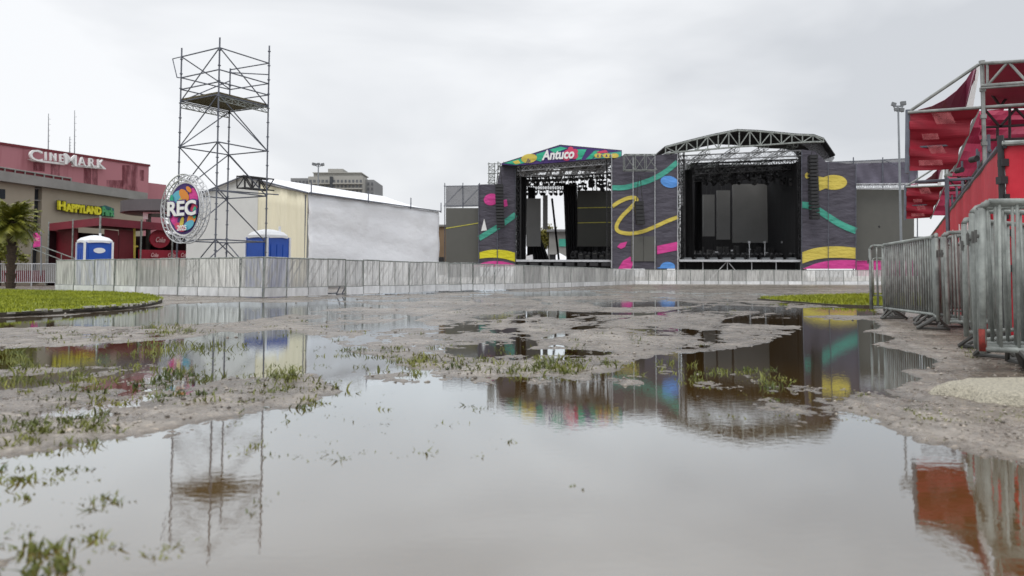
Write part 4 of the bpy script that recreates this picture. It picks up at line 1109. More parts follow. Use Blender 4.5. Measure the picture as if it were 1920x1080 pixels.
# left small screen
s = thing('led_screen', 'small dark grey screen with a yellow tape line at the left end of the stages', 'screen', pt0(866, 66))
b = MB(); b.pbox(836, 390, 897, 492, 66, .35); b.build('screen_face', ['led'], s)
b = MB(); b.pbox(836, 492.3, 897, 520, 66.05, .3); b.build('stand', ['blk'], s)
b = MB(); b.ppoly([(836, 427.5), (897, 417.5), (897, 419), (836, 429)], 66, .02, 0, .03); b.build('tape', ['ribbon'], s)
# scaffold with scrim above it
s = thing('scaffold_bay', 'scaffold frame clad in pale scrim above the small left screen', 'scaffold', pt0(866, 66.6))
for x in (834, 868, 899):
    b = MB(); b.ptube(x, 343, x, 518, 66.7, .04); b.build('upright', ['galvd'], s)
for y in (349, 386):
    b = MB(); b.ptube(832, y + (900 - 832) * .0, 900, y - 1, 66.65, .035); b.build('ledger', ['galvd'], s)
for x in (834, 868):
    b = MB(); b.ptube(x, 384, x + 33, 350, 66.65, .03); b.build('brace', ['galvd'], s)
b = MB(); b.quadgrid(P(836, 389, 66.9), P(898, 387, 66.9), P(898, 347, 66.9), P(836, 349, 66.9), 10, 5, 0, lambda u, v: V((0, .08 * math.sin(u * 9), 0)), V((0, .02, 0))); b.build('scrim', ['scrim'], s)
# left banner tower
s = thing('stage_banner', 'tall charcoal banner with pink splash and bright yellow band left of the gable roofed stage', 'banner', pt0(932, 65.5))
b = MB()
dB = 65.5
b.ppoly([(897, 346), (932, 345), (940, 310), (967, 311), (967, 500), (897, 500)], dB, .1, 0)
b.ppoly(ell(921, 374, 14, 11, 20, -10), dB, .03, 1, .04); b.ppoly([(933, 377), (950, 374), (952, 386), (942, 389)], dB, .03, 1, .045)
b.pstroke([(898, 447), (920, 434), (945, 418), (967, 402)], 10, dB, .04, .03, 2)
b.ppoly([(908, 410), (913, 432), (902, 433)], dB, .03, 5, .05)
b.ppoly(smooth([(899, 473), (920, 468.5), (945, 469), (966, 474)]) + smooth([(966, 491), (945, 485), (920, 483), (899, 485)]), dB, .03, 3, .05)
b.ppoly(smooth([(886, 500), (912, 491), (940, 490), (966, 496)]) + [(966, 500.5), (886, 500.5)], dB, .03, 4, .055)
b.build('cloth', ['ban', 'pink', 'teal', 'yelb', 'pink', 'white'], s)
for x in (897.5, 932.5, 966.5):
    b = MB(); b.ptube(x, 312 if x > 950 else 345, x, 518, dB - .12, .035); b.build('pole', ['galvd'], s)
s = thing('scaffold_bay', 'open white scaffold cage at the left shoulder of the gable roofed stage', 'scaffold', pt0(935, 66.4))
for d in (66.2, 68.0):
    b = MB(); b.truss(P(922, 345, d), P(922, 306, d), .5, .5, 6, .03, 0, .022); b.truss(P(939, 345, d), P(939, 304, d), .5, .5, 6, .03, 0, .022)
    for y in (307, 325, 343): b.ptube(914, y, 966, y, d, .03)
    b.ptube(914, 343, 940, 307, d, .025); b.ptube(940, 343, 966, 309, d, .025); b.build('cage', ['galv'], s)
s2 = MB(); s2.quadgrid(P(936, 345, 66.1), P(966, 345, 66.1), P(966, 312, 66.1), P(938, 312, 66.1), 5, 5, 0, None, V((0, .02, 0))); s2.build('scrim', ['scrim'], s)

# line arrays
def line_array(x0, y0, x1, y1, w, d, n, label, rig):
    t = thing('line_array', label, 'loudspeaker array', P(x0, y0, d), 'line arrays hung on the stages')
    for k in range(n):
        f0, f1 = k / n, (k + 1) / n - .012
        cx0, cx1 = x0 + (x1 - x0) * f0 ** 1.5, x0 + (x1 - x0) * f1 ** 1.5
        ya, yb = y0 + (y1 - y0) * f0, y0 + (y1 - y0) * f1
        b = MB(); a = [P(cx0 - w / 2, ya, d), P(cx0 + w / 2, ya, d), P(cx1 + w / 2, yb, d), P(cx1 - w / 2, yb, d)]
        b.prism(a, (0, .6, 0)); c = [p * .8 + sum(a, V()) / 4 * .2 for p in a]; b.prism([p - V((0, .03, 0)) for p in c], (0, .02, 0)); b.build('cabinet', ['blk'], t)
    b = MB(); b.ptube(x0 - w * .35, y0 - .3, x0 - w * .1, rig, d + .2, .03); b.ptube(x0 + w * .35, y0 - .3, x0 + w * .1, rig, d + .2, .03); b.pbox(x0 - w * .5, y0 - 2, x0 + w * .5, y0 - .4, d, .4); b.build('fly_frame', ['blk'], t)
line_array(936, 347, 939, 428, 15.5, 64.2, 14, 'long black line array hanging before the left charcoal banner', 312)
line_array(1199, 379, 1202, 421, 16, 63.2, 6, 'short black line array hanging before the yellow squiggle banner', 330)
line_array(1526.5, 292, 1530, 412, 15.5, 63.2, 18, 'longest black line array hanging before the right hand banner', 270)

# ---- gable-roofed stage
g = thing('concert_stage', 'smaller concert stage under a gable roof with a colourful name fascia', 'stage', pt0(1057, 66))
dF = 64.6
b = MB()
b.ppoly([(937, 308), (1050, 272.5), (1166, 282.5), (1166, 296), (1147, 296.5), (967, 310.5)], dF, .12, 0)
def deco(pts, mi, off): b.ppoly(pts, dF, .03, mi, off)
deco([(945, 306), (975, 297), (990, 304), (968, 309)], 1, .035); deco(ell(992, 297, 15, 8.5, 18, -8), 2, .045); deco([(961, 303), (972, 300), (976, 306), (966, 308)], 2, .04)
for q in range(5):
    a_ = R(-60 + 40 * q); deco([(988, 302), (988 + 7 * math.cos(a_ - .25), 302 + 5 * math.sin(a_ - .25)), (988 + 7 * math.cos(a_ + .1), 302 + 5 * math.sin(a_ + .1))], 0, .06)
deco([(1006, 289), (1028, 282), (1014, 303), (1004, 300)], 1, .035); deco([(1030, 281), (1050, 275), (1064, 278), (1040, 287)], 1, .036)
for (x, y, r_) in ((1067, 288, 10), (1076, 292, 8), (1062, 296, 7), (1078, 284, 6), (1070, 279, 5)): deco(ell(x, y, r_, r_ * .8, 14), 3, .045 + r_ * .001)
deco([(1082, 280), (1100, 280), (1090, 299), (1080, 300)], 1, .037); deco([(1098, 299), (1114, 283), (1124, 282), (1110, 298)], 1, .038); deco([(1118, 285), (1136, 281), (1140, 286), (1124, 288)], 3, .042)
deco([(1112, 297.5), (1128, 288), (1165, 284), (1165, 295), (1147, 296)], 4, .039)
for x in (1122, 1138, 1152): deco(ell(x, 292, 8, 4.5, 14), 2, .046 + x * 1e-6)
for x in (1119, 1126, 1135, 1142): deco([(x, 294), (x + 2, 289), (x + 4, 294)], 0, .06)
b.ptext('Antuco', 1017, 282, 1077, 301, dF, 5, .03, .10, .035, 0.05, -3.5)
b.build('fascia', ['navy', 'tealb', 'yel', 'pinkr', 'teal', 'white'], g)
b = MB(); RB = 78
def roof(b, pts, d0, d1, th=.15):
    for (a, c) in zip(pts[:-1], pts[1:]):
        p, q = P(*a, d0), P(*c, d0); k = V((0, d1 - d0, 0)); h_ = V((0, 0, th))
        b.hexa(p, q, q + k, p + k, p + h_, q + h_, q + k + h_, p + k + h_)
roof(b, [(941, 309), (1050, 274.5), (1166, 285)], dF + .15, RB); b.build('roof', [mat('stage_roof_membrane', (.03, .03, .032), .8)], g)
for x, d in ((972, 65.5), (1142, 65.5), (972, 77), (1142, 77)):
    b = MB(); p = P(x, 300, 65.5); b.truss((p.x, d, 0), (p.x, d, p.z), .4, .4, 14, .03, 0, .02); b.build('corner_tower', ['blk'], g)
trs = [(970, 317, 1147, 303, 65.6, 'sil'), (970, 329, 1147, 320, 68, 'sil'), (985, 333, 1147, 330, 72, 'sil'), (985, 352, 1085, 352, 76.5, 'blk'), (985, 318, 1147, 312, 77, 'sil')]
for x0, y0, x1, y1, d, mm in trs:
    b = MB(); b.truss(P(x0, y0, d), P(x1, y1, d), .35, .38, 22, .03, 0, .022); b.build('roof_truss', [mm], g)
for k in range(7):
    x = 980 + k * 27; b = MB(); b.truss(P(x, 316 - k * 2, 65.8), P(x, 316 - k * 2, 65.8) + V((0, 11, .1)), .3, .35, 10, .028, 0, .02); b.build('roof_truss', ['sil'], g)
zd = P(1057, 487.5, 65).z
b = MB(); a0, a1 = P(967.5, 487, 65), P(1146.5, 487, 65); b.box(a0.x, 65, zd - .12, a1.x, 80, zd); b.build('deck', ['blk'], g)
b = MB(); b.box(a0.x, 64.9, zd - .15, a1.x, 64.99, zd + .02); b.build('deck_edge', ['sil'], g)
b = MB(); b.box(a0.x, 65.3, 0, a1.x, 65.4, zd - .14); b.build('skirt', ['drape'], g)
for k in range(8):
    b = MB(); x = a0.x + (a1.x - a0.x) * (k + .5) / 8; b.box(x - .35, 64.8, zd - .5, x + .35, 65.2, zd - .22); b.build('front_fill', ['blk'], g)
def slab(name, label, cat, x0, y0, x1, y1, d, m_, th=.25, group=None):
    b = MB(); b.pbox(x0, y0, x1, y1, d, th); return solo(b, name, [m_], label, cat, group)
def drape(label, quad, d, group='black stage drapes', wv=.12):
    b = MB(); (x0, y0), (x1, y1), (x2, y2), (x3, y3) = quad
    b.quadgrid(P(x0, y0, d), P(x1, y1, d), P(x2, y2, d), P(x3, y3, d), 24, 6, 0, lambda u, v: V((0, wv * math.sin(u * 34), 0)), V((0, .03, 0)))
    return solo(b, 'stage_drape', ['drape'], label, 'drape', group)
drape('wide black drape at the left inside edge of the gable roofed stage', ((968, 490), (986, 490), (988, 332), (968, 330)), 67)
drape('narrow black drape left of the hanging panels in the gable roofed stage', ((988, 480), (1002, 476), (1004, 352), (990, 350)), 75)
drape('black drape left of the taped inner screen of the gable roofed stage', ((1062, 488), (1084, 488), (1082, 345), (1056, 345)), 73)
drape('slanting black drape hanging in the middle of the gable roofed stage', ((1046, 488), (1050, 488), (1037, 372), (1033, 372)), 74)
drape('black drape swept to the stage floor behind the hanging panels', ((1000, 492), (1032, 492), (1012, 440), (996, 440)), 76)
slab('stage_flat', 'wide dark panel hanging left of centre in the gable roofed stage', 'stage panel', 987, 372, 1014, 462, 74, 'leddk')
slab('stage_flat', 'narrow dark panel hanging beside a wide one in the gable roofed stage', 'stage panel', 1018, 366, 1027, 430, 74, 'leddk')
slab('stage_flat', 'low horizontal dark panel in the gable roofed stage', 'stage panel', 968, 424, 990, 440, 74.5, 'leddk')
drape('low black drape behind the floor lamps under the taped inner screen', ((1080, 488), (1150, 488), (1150, 455), (1080, 455)), 78)
s = thing('led_screen', 'dark inner screen crossed by two yellow tapes in the gable roofed stage', 'screen', P(1115, 460, 72))
b = MB(); b.pbox(1083, 357, 1150, 462, 72, .4); b.build('screen_face', [mat('led_wall_green_grey', (.05, .05, .043), .6, 0, .1, .7)], s)
for y in (388, 416):
    b = MB(); b.ppoly([(1083, y + 1.2), (1150, y), (1150, y + 1.3), (1083, y + 2.6)], 72, .02, 0, .03); b.build('tape', ['ribbon'], s)
s = thing('site_cabin', 'green and grey cabin seen through the gable roofed stage', 'cabin', pt0(1050, 90))
b = MB(); b.pbox(1030, 434, 1072, 515, 90, 4); b.build('wall', ['conc'], s)
b = MB(); b.pbox(1048, 448, 1064, 462, 89.9, .05); b.build('window', ['teal'], s)
b = MB(); b.pbox(1026, 430, 1075, 434, 89.5, 5); b.build('roof', ['aptd'], s)
def dome(label, x0, x1, y0, d, seed):
    t = thing('white_tent', label, 'tent', pt0((x0 + x1) / 2, d)); a, c = P(x0, 517, d), P(x1, 517, d); z1 = P(0, y0, d).z; ze = z1 * .72
    b = MB(); q = [V((a.x, d, ze)), V((c.x, d, ze)), V((c.x, d + 5, ze)), V((a.x, d + 5, ze))]; ap_ = V(((a.x + c.x) / 2, d + 2.5, z1))
    b.add(q + [ap_], [(0, 1, 4), (1, 2, 4), (2, 3, 4), (3, 0, 4)]); b.build('roof', ['tentr'], t)
    b = MB(); b.box(a.x, d, 0, c.x, d + 5, ze - .02); b.build('wall', ['tentw'], t)
dome('white pointed tent seen low at the left through the gable roofed stage', 972, 1006, 455, 88, 1)
dome('white pointed tent seen low beside the green cabin through the stage', 1028, 1075, 470, 86, 2)

# stage lights: one made, the rest copied
def stage_light():
    t = thing('stage_light', 'moving light', 'stage light', (0, 0, 0))
    b = MB(); b.box(-.16, -.12, -.16, .16, .12, 0); b.box(-.2, -.05, -.42, -.15, .05, -.1); b.box(.15, -.05, -.42, .2, .05, -.1); b.build('yoke', ['blk'], t)
    b = MB(); b.tube((0, .12, -.4), (0, -.2, -.5), .13, 8, 0, .16); b.build('lamp_head', ['blk'], t)
    return t
sl = stage_light(); first = [True]
def hang(x, y, d, label, group, rz=None, up_=False):
    p = P(x, y, d); rz = random.uniform(-1, 1) if rz is None else rz
    if first[0]:
        first[0] = False; o = sl; o.location = p; o.rotation_euler = (0, 0, rz); o['label'] = label; o['group'] = group
    else: o = dup(sl, p, rz, label, group)
    if up_: o.rotation_euler.x = math.pi
rs_ = random.Random(12)
for (x0, y0, x1, y1, d, n) in ((985, 331, 1145, 323, 68, 16), (990, 337, 1080, 336, 72, 11), (986, 355, 1080, 355, 76.5, 9)):
    for k in range(n):
        f = (k + rs_.uniform(.2, .8)) / n; hang(x0 + (x1 - x0) * f, y0 + (y1 - y0) * f, d, 'small black lamp hanging from the roof trusses of the gable roofed stage', 'lamps in the gable roofed stage')
for k in range(14):
    hang(1086 + 59 * rs_.random(), 331 + 16 * rs_.random(), 71, 'black lamp in the cluster above the taped inner screen', 'lamps above the taped screen')
for k in range(9): hang(1074 + k * 8.2, 486 - 8 * rs_.random(), 69 + rs_.random() * 3, 'black floor lamp standing under the taped inner screen', 'floor lamps under the taped screen', None, True)
for k in range(5):
    x = 1085 + k * 13; b = MB(); y = 472 + 6 * rs_.random(); b.pbox(x, y, x + 8, 487.4, 69.5, .6); b.pbox(x + 1, y + 1.5, x + 7, y + 3, 69.45, .04, 1)
    solo(b, 'stage_monitor', ['blk', 'led'], 'black equipment case standing on the deck under the taped screen', 'equipment case', 'cases under the taped screen')
for x0, x1, y, lb in ((970, 983, 474, 'black case at the left end of the gable roofed stage deck'), (1031, 1042, 478, 'black case in the middle of the gable roofed stage deck')):
    b = MB(); b.pbox(x0, y, x1, 487.4, 70, .8); b.pbox(x0 - .4, y - 1, x1 + .4, y - .1, 69.9, 1); solo(b, 'equipment_case', ['blk'], lb, 'equipment case')

# ---- centre banner
dC = 64.5
s = thing('stage_banner', 'wide charcoal banner with a yellow squiggle between the two stages', 'banner', pt0(1209, dC))
b = MB()
b.ppoly([(1147, 300), (1172, 290), (1228, 291), (1270, 288), (1271, 504), (1147, 504)], dC, .1, 0)
b.pstroke([(1147.5, 352), (1168, 352), (1187, 348), (1221, 337), (1248, 322), (1270, 304)], 9.5, dC, .04, .03, 1)
b.pstroke([(1148, 387), (1162, 378), (1178, 371.5), (1190, 371), (1193, 377), (1180, 392), (1166, 406), (1156, 423), (1160, 434), (1181, 438), (1205, 434), (1227, 425.5), (1250, 415), (1271, 407)], 7, dC, .05, .03, 2)
b.ppoly(ell(1255, 341, 17, 11, 20, 12), dC, .03, 3, .045)
b.ppoly([(1157, 463), (1163, 456), (1176, 453), (1172, 463), (1164, 467)], dC, .03, 4, .04); b.ppoly([(1159, 504), (1168, 489), (1182, 481), (1188, 493), (1183, 504)], dC, .03, 4, .041)
b.ppoly([(1232, 461), (1252, 457), (1271, 453), (1271, 469), (1250, 473), (1232, 477)], dC, .03, 4, .042)
b.ppoly([(1231, 503)] + ell(1252, 503, 15, 12, 12, 0, 190, 330) + [(1265, 503.5)], dC, .03, 3, .043)
b.build('cloth', ['ban', 'teal', 'yel', 'blue', 'pink'], s)
b = MB(); b.pbox(1183.5, 443, 1206.3, 490, dC - .1, .09); b.pbox(1206.9, 443, 1230, 490, dC - .1, .09); b.build('blank_panel', ['led'], s)
for x in (1147, 1187, 1228, 1270.5):
    b = MB(); b.ptube(x, 288, x, 518, dC - .16, .03); b.build('pole', ['sil'], s)
s = thing('scaffold_bay', 'boxy silver scaffold truss above the yellow squiggle banner', 'scaffold', P(1200, 320, 63.6))
b = MB(); b.truss(P(1170, 305, 63.6), P(1230, 305, 63.6), .8, 1.25, 3, .035, 0, .03); b.build('truss_box', ['galv'], s)
b = MB(); b.truss(P(1228, 300, 64.9), P(1258, 287, 64.9), .3, .3, 4, .03); b.build('truss_arm', ['sil'], s)
b = MB(); b.truss(P(1257, 322, 67.5), P(1274, 330, 67.5), .6, 1.0, 3, .04); b.truss(P(1278, 300, 67.5), P(1285, 385, 67.5), .5, .5, 7, .04); b.build('side_lattice', ['sil'], s)

# ---- truss-arched stage
g = thing('concert_stage', 'bigger concert stage under an arched silver truss with dark screens', 'stage', pt0(1390, 65))
top = [(1247, 276.5), (1290, 265), (1335, 254), (1382, 244.5), (1420, 246), (1496, 253), (1526, 254), (1545, 261)]
bot = [(1247, 287.5), (1290, 283.5), (1335, 279.5), (1386, 275), (1420, 273), (1496, 267.5), (1526, 266), (1545, 266)]
for d in (64.2, 65.4):
    b = MB()
    for pts_ in (top, bot):
        for a, c in zip(pts_[:-1], pts_[1:]): b.ptube(*a, *c, d, .075 if d < 65 else .05)
    def at(pts_, x):
        for a, c in zip(pts_[:-1], pts_[1:]):
            if a[0] <= x <= c[0]: return a[1] + (c[1] - a[1]) * (x - a[0]) / (c[0] - a[0])
        return pts_[-1][1]
    xs = np.linspace(1248, 1544, 16)
    for i, x in enumerate(xs):
        b.ptube(x, at(top, x), x, at(bot, x), d, .05)
        if i: b.ptube(xs[i - 1], at(top if i % 2 else bot, xs[i - 1]), x, at(bot if i % 2 else top, x), d, .045)
    b.build('arch_truss', ['galv'], g)
b = MB(); roof(b, top + [(1566, 292)], 65.5, 72.5, .12); b.build('roof', [bpy.data.materials['stage_roof_membrane']], g)
b = MB(); b.ppoly([(1497, 268), (1545, 264), (1565, 296), (1560, 303), (1530, 300), (1515, 278)], 66.5, .05); b.build('roof_skirt', ['scrim'], g)
for k in range(5):
    x = 1272 + k * 55; b = MB(); p = P(x, at(bot, x) + 3, 65.6); b.truss(p, p + V((0, 11, -.3)), .35, .4, 8, .028, 0, .018); b.build('roof_truss', ['galv'], g)
for (x0, y0, x1, y1, d) in ((1276, 304, 1502, 297, 76.5), (1276, 297, 1502, 287, 67)):
    b = MB(); b.truss(P(x0, y0, d), P(x1, y1, d), .4, .45, 20, .03, 0, .02); b.build('cross_truss', ['sil'], g)
for x, d in ((1277, 66), (1501, 66), (1277, 77), (1501, 77)):
    b = MB(); p = P(x, 285, 66); b.truss((p.x, d, 0), (p.x, d, p.z), .45, .45, 16, .035, 0, .025); b.build('corner_tower', ['blk'], g)
a0, a1 = P(1273, 487, 64.8), P(1502.5, 487, 64.8); zd = a0.z
b = MB(); b.box(a0.x, 64.8, zd - .12, a1.x, 80, zd); b.build('deck', ['blk'], g)
b = MB(); b.box(a0.x, 64.7, zd - .16, a1.x, 64.79, zd + .02); b.build('deck_edge', ['sil'], g)
b = MB(); b.box(a0.x, 66.2, 0, a1.x, 66.3, zd - .14); b.build('skirt', ['drape'], g)
for k in range(6):
    b = MB(); x = a0.x + (a1.x - a0.x) * k / 5; b.tube((x, 65, 0), (x, 65, zd - .13), .04, 5)
    if k in (1, 2): b.tube((x + (.1 if k == 2 else 1.9), 65, zd - .2), (x + (1.5 if k == 2 else .3), 65, .1), .035, 5)
    b.build('deck_leg', ['sil'], g)
for k in range(3):
    b = MB(); x = a0.x + 1 + k * 3.4; b.box(x, 64.9, .1, x + .9, 65.5, .75); b.build('sub_speaker', ['blk'], g)
b = MB(); b.pbox(1276, 308, 1503, 488, 80, .1); b.build('back_wall', ['drape'], g)
b = MB(); a_, c_ = P(1505, 480, 66.5), P(1505, 300, 66.5); b.box(a_.x, 66.6, 0, a_.x + .1, 80, c_.z); b.build('side_wall', ['drape'], g); b = MB(); a_ = P(1275, 480, 66.5); b.box(a_.x - .7, 69, 0, a_.x - .6, 80, P(1275, 322, 66.5).z); b.build('side_wall', ['drape'], g)
drape('tall black drape at the left inside edge of the truss arched stage', ((1280, 488), (1302, 488), (1298, 318), (1284, 318)), 67, wv=.2)
drape('second black drape from the left in the truss arched stage', ((1302, 470), (1317, 470), (1316, 335), (1303, 335)), 72)
drape('tall black drape at the right inside edge of the truss arched stage', ((1491, 488), (1503, 488), (1503, 312), (1492, 312)), 67, wv=.15)
for x0, y0, x1, y1, lb in ((1374, 345, 1455.5, 455, 'largest grey screen at the centre of the truss arched stage'), (1344.5, 357, 1369, 449, 'upright grey screen just left of the largest stage screen'), (1318.5, 365, 1340, 443, 'leftmost and smallest upright screen in the truss arched stage'), (1460, 344, 1488, 455, 'upright grey screen right of the largest stage screen')):
    s = thing('led_screen', lb, 'screen', P((x0 + x1) / 2, y1, 76)); b = MB(); b.pbox(x0, y0, x1, y1, 75.5, .25); b.build('screen_face', ['leddk'], s)
    b = MB(); b.ptube((x0 + x1) / 2 - 4, y0, (x0 + x1) / 2 - 4, 318, 75.6, .03); b.ptube((x0 + x1) / 2 + 4, y0, (x0 + x1) / 2 + 4, 318, 75.6, .03); b.build('hanger', ['blk'], s)
for k in range(64):
    x, y = 1296 + 198 * rs_.random(), 310 + 28 * rs_.random()
    hang(x, y, 68 + 6 * rs_.random(), 'black lamp in the dense lighting rig of the truss arched stage', 'lamps in the truss arched stage')
for (x0, y0, x1, y1, d) in ((1300, 322, 1500, 312, 69), (1300, 336, 1480, 326, 72), (1296, 312, 1496, 304, 71)):
    b = MB(); b.truss(P(x0, y0, d), P(x1, y1, d), .45, .5, 20, .04, 0, .03); solo(b, 'lighting_truss', [mat('dark_grey_truss', (.06, .06, .062), .5, .3)], {322: 'middle black lighting truss in the truss arched stage', 336: 'lowest black lighting truss in the truss arched stage', 312: 'topmost black lighting truss in the truss arched stage'}[y0], 'truss')
for k in range(24): hang(1284 + k * 9.1, 487.6, 67.5 + 5 * rs_.random(), 'black floor lamp on the deck of the truss arched stage', 'floor lamps on the big stage', None, True)
for k in range(18):
    x = 1306 + k * 10.6 + rs_.uniform(-2, 2); y = 459 + 14 * rs_.random(); b = MB(); w_ = rs_.uniform(5, 8); b.pbox(x, y, x + w_, 487.5, 73, .6)
    b.pbox(x + 1, y + 2, x + w_ - 1, y + (2.6 if k % 3 else 4.5), 72.95, .04, 1); solo(b, 'equipment_case', ['blk', 'sil' if k % 3 == 0 else 'led'], 'black equipment case on the deck below the big stage screens', 'equipment case', 'cases on the big stage')
for x in (1405, 1434, 1484, 1468):
    b = MB(); b.ptube(x, 487, x, 455, 71.5, .05); b.pbox(x - 2, 452, x + 2, 456, 71.4, .25); solo(b, 'microphone_stand', ['sil'], 'thin pale stand rising from the big stage deck', 'stand', 'stands on the big stage')
for k in range(9):
    x = 1282 + k * 24.5; b = MB(); b.pbox(x, 483.6, x + 15, 487.0, 65.3, .5); b.pbox(x + 1, 482.9, x + 14, 483.5, 65.4, .4); solo(b, 'stage_monitor', ['lampg'], 'grey wedge monitor on the front edge of the big stage', 'monitor', 'wedge monitors')
# ---- right banner
s = thing('stage_banner', 'tall charcoal banner with yellow patch and teal stripe right of the big stage', 'banner', pt0(1554, dC))
b = MB()
b.ppoly([(1503, 280), (1530, 284), (1548, 303), (1605, 308), (1605, 504), (1503, 504)], dC, .1, 0)
b.ppoly(ell(1563, 342, 25, 14, 22), dC, .03, 1, .04); b.ppoly([(1534, 331), (1552, 334), (1556, 350), (1536, 358)], dC, .03, 1, .041); b.ppoly(ell(1514, 329, 5, 6, 12, 20), dC, .03, 1, .04)
b.pstroke([(1503, 384), (1521, 387), (1540, 398), (1566, 415), (1585, 425), (1605, 433)], 12, dC, .04, .03, 2)
b.ppoly(smooth([(1504, 473), (1525, 466), (1550, 462.5), (1575, 462), (1604, 464.6)]) + smooth([(1604, 485), (1575, 483.5), (1551, 483.8), (1527, 487), (1504, 494)]), dC, .03, 1, .045)
b.ppoly([(1505, 504)] + smooth([(1515, 500), (1530, 494), (1554, 489), (1580, 487.6), (1604, 488)]) + [(1604, 504)], dC, .03, 3, .05)
b.build('cloth', ['ban', 'yel', 'teal', 'pink'], s)
for x in (1503.3, 1553, 1605):
    b = MB(); b.ptube(x, 282 if x < 1520 else 305, x, 518, dC - .14, .03); b.build('pole', ['galvd'], s)
s = thing('scaffold_bay', 'scaffold row clad in purple grey scrim above the large right hand screen', 'scaffold', pt0(1640, 66.2))
for x in (1600, 1655, 1705, 1720):
    b = MB(); b.ptube(x, 295, x, 518, 66.3, .05); b.build('upright', ['galvd'], s)
b = MB(); b.ptube(1552, 305, 1720, 296, 66.1, .035); b.ptube(1605, 346, 1720, 344, 66.1, .035); b.ptube(1655, 299, 1700, 318, 66.1, .03); b.build('ledger', ['galvd'], s)
b = MB(); b.quadgrid(P(1551, 349, 66.4), P(1720, 347, 66.4), P(1720, 303, 66.4), P(1551, 308, 66.4), 40, 8, 0, lambda u, v: V((0, .12 * math.sin(u * 15) * math.sin(v * 3.1) + .05 * math.sin(u * 44 + v * 6), 0)), V((0, .03, 0))); b.build('scrim', ['scrimp'], s)
b = MB(); b.quadgrid(P(1551, 308, 66.45), P(1720, 303, 66.45), P(1720, 297, 66.45), P(1551, 303, 66.45), 10, 2, 0, None, V((0, .03, 0))); b.build('top_scrim', ['scrim'], s)
b = MB(); b.truss(P(1586, 349.5, 65.2), P(1722, 348.5, 65.2), .35, .38, 17, .035, 0, .026); tag(b.build('header_truss', ['sil']), 'silver truss lying along the top of the large right hand screen', 'truss')
s = thing('led_screen', 'large plain grey screen at the far right with one dark spot', 'screen', pt0(1655, 65.8))
b = MB(); b.pbox(1606, 355, 1714, 488, 65.8, .4); b.ppoly(ell(1648.5, 425, 2, 2, 10), 65.8, .02, 1, .022); b.build('screen_face', ['led', 'blk'], s)
b = MB(); b.pbox(1606, 488.3, 1720, 518, 65.9, .3); b.build('base_skirt', ['pink'], s)
lw = MB(); lw.pbox(1700, 445, 1790, 517, 120, 8); lw.pbox(1700, 443.5, 1790, 445, 119.5, 9); solo(lw, 'far_building', ['aptd'], 'low blue grey building in the gap right of the large screen', 'building')
#PART5
# ------------------------------------------------------------------ red stand on the right
cnp = thing('stand_canopy', 'nearer wine red peaked canopy on scaffold poles over the red stand', 'canopy', pt0(1838, 12.2), 'peaked canopies of the red stand')
def part(b, n, m_, par=cnp): return b.build(n, m_ if isinstance(m_, list) else [m_], par)
b = MB(); b.ptube(1702, 206, 1701, 325, 12.7, .035, 0, None, 8)
for y in (215, 240, 262, 285, 310): b.ptube(1699.5, y, 1704.5, y, 12.7, .03)
part(b, 'corner_pole', 'galvd')
b = MB(); b.ptube(1707, 207.5, 1835, 121, 12.7, .026, 0, 12.2, 8); part(b, 'ridge_pole', 'tubeg')
mp_ = P(1838, 116, 12.15); mq = P(1846.5, 310, 12.15)
b = MB(); b.tube((mq.x, 12.15, 0), (mq.x, 12.15, mp_.z), .03, 8)
for z in np.arange(1.8, mp_.z, .42): b.tube((mq.x, 12.15, z), (mq.x, 12.15, z + .06), .045, 8)
part(b, 'main_pole', 'tubeg')
b = MB(); b.ptube(1702, 211, 1840, 201.5, 12.66, .025, 0, 12.2, 8); b.ptube(1840, 201.5, 1960, 193.5, 12.2, .025, 0, 11.8, 8); part(b, 'front_rail', 'tubeg')
b = MB()
ff = lambda u, v: V((0, .05 * math.sin(u * 3 + v * 14) + .10 * math.sin(v * 3.14) * math.sin(u * 3.14), .012 * math.sin(v * 40)))
b.quadgrid(P(1703, 320, 12.7), P(1786, 317, 12.9), P(1834, 206, 12.45), P(1703, 213, 12.7), 24, 30, 0, ff, V((0, .012, 0)))
for (x0, y0, x1, y1, sk) in ((1740, 214, 1776, 235, 10), (1722, 253, 1752, 264, 3), (1732, 275, 1760, 290, 8), (1716, 302, 1760, 312, 2)):
    b.prism([P(x, y, 12.62) - V((0, .10, 0)) for x, y in ((x0, y0), (x1, y0 - 1), (x1 + sk, y1 - 1), (x0 + sk, y1))], (0, .004, 0), 1)
part(b, 'hanging_panel', ['redd', ragged('translucent_red_print', (.36, .09, .1), 5, (1, 1, 1), .3, .75)])
b = MB()
for y, f in ((243, .58), (277, .3)): b.ptube(1703, y, 1786 + 48 * f, y - 6, 12.82, .02)
part(b, 'panel_rail', 'galvd')
b = MB()
cv = [(1722, 206), (1748, 199), (1772, 187), (1794, 170), (1812, 150), (1826, 128), (1831, 121)]
for i in range(len(cv) - 1):
    f0, f1 = i / 6, (i + 1) / 6
    a, c = P(*cv[i], 12.75), P(*cv[i + 1], 12.75 - .5 * f1)
    e, g_ = P(1722 + 100 * f0 ** .8, 209 - 3 * f0, 13.4), P(1722 + 100 * f1 ** .8, 209 - 3 * f1, 13.4)
    b.prism([a, c, g_, e], (0, .012, .004))
part(b, 'membrane', 'purp')
b = MB(); b.prism([P(1826, 150, 12.7), P(1834, 122, 12.6), P(1838, 122, 12.6), P(1824, 204, 12.7), P(1812, 204, 12.7)], (0, .02, 0)); part(b, 'white_gap_strip', 'white')  # white sheet filling the gap between membrane and main pole
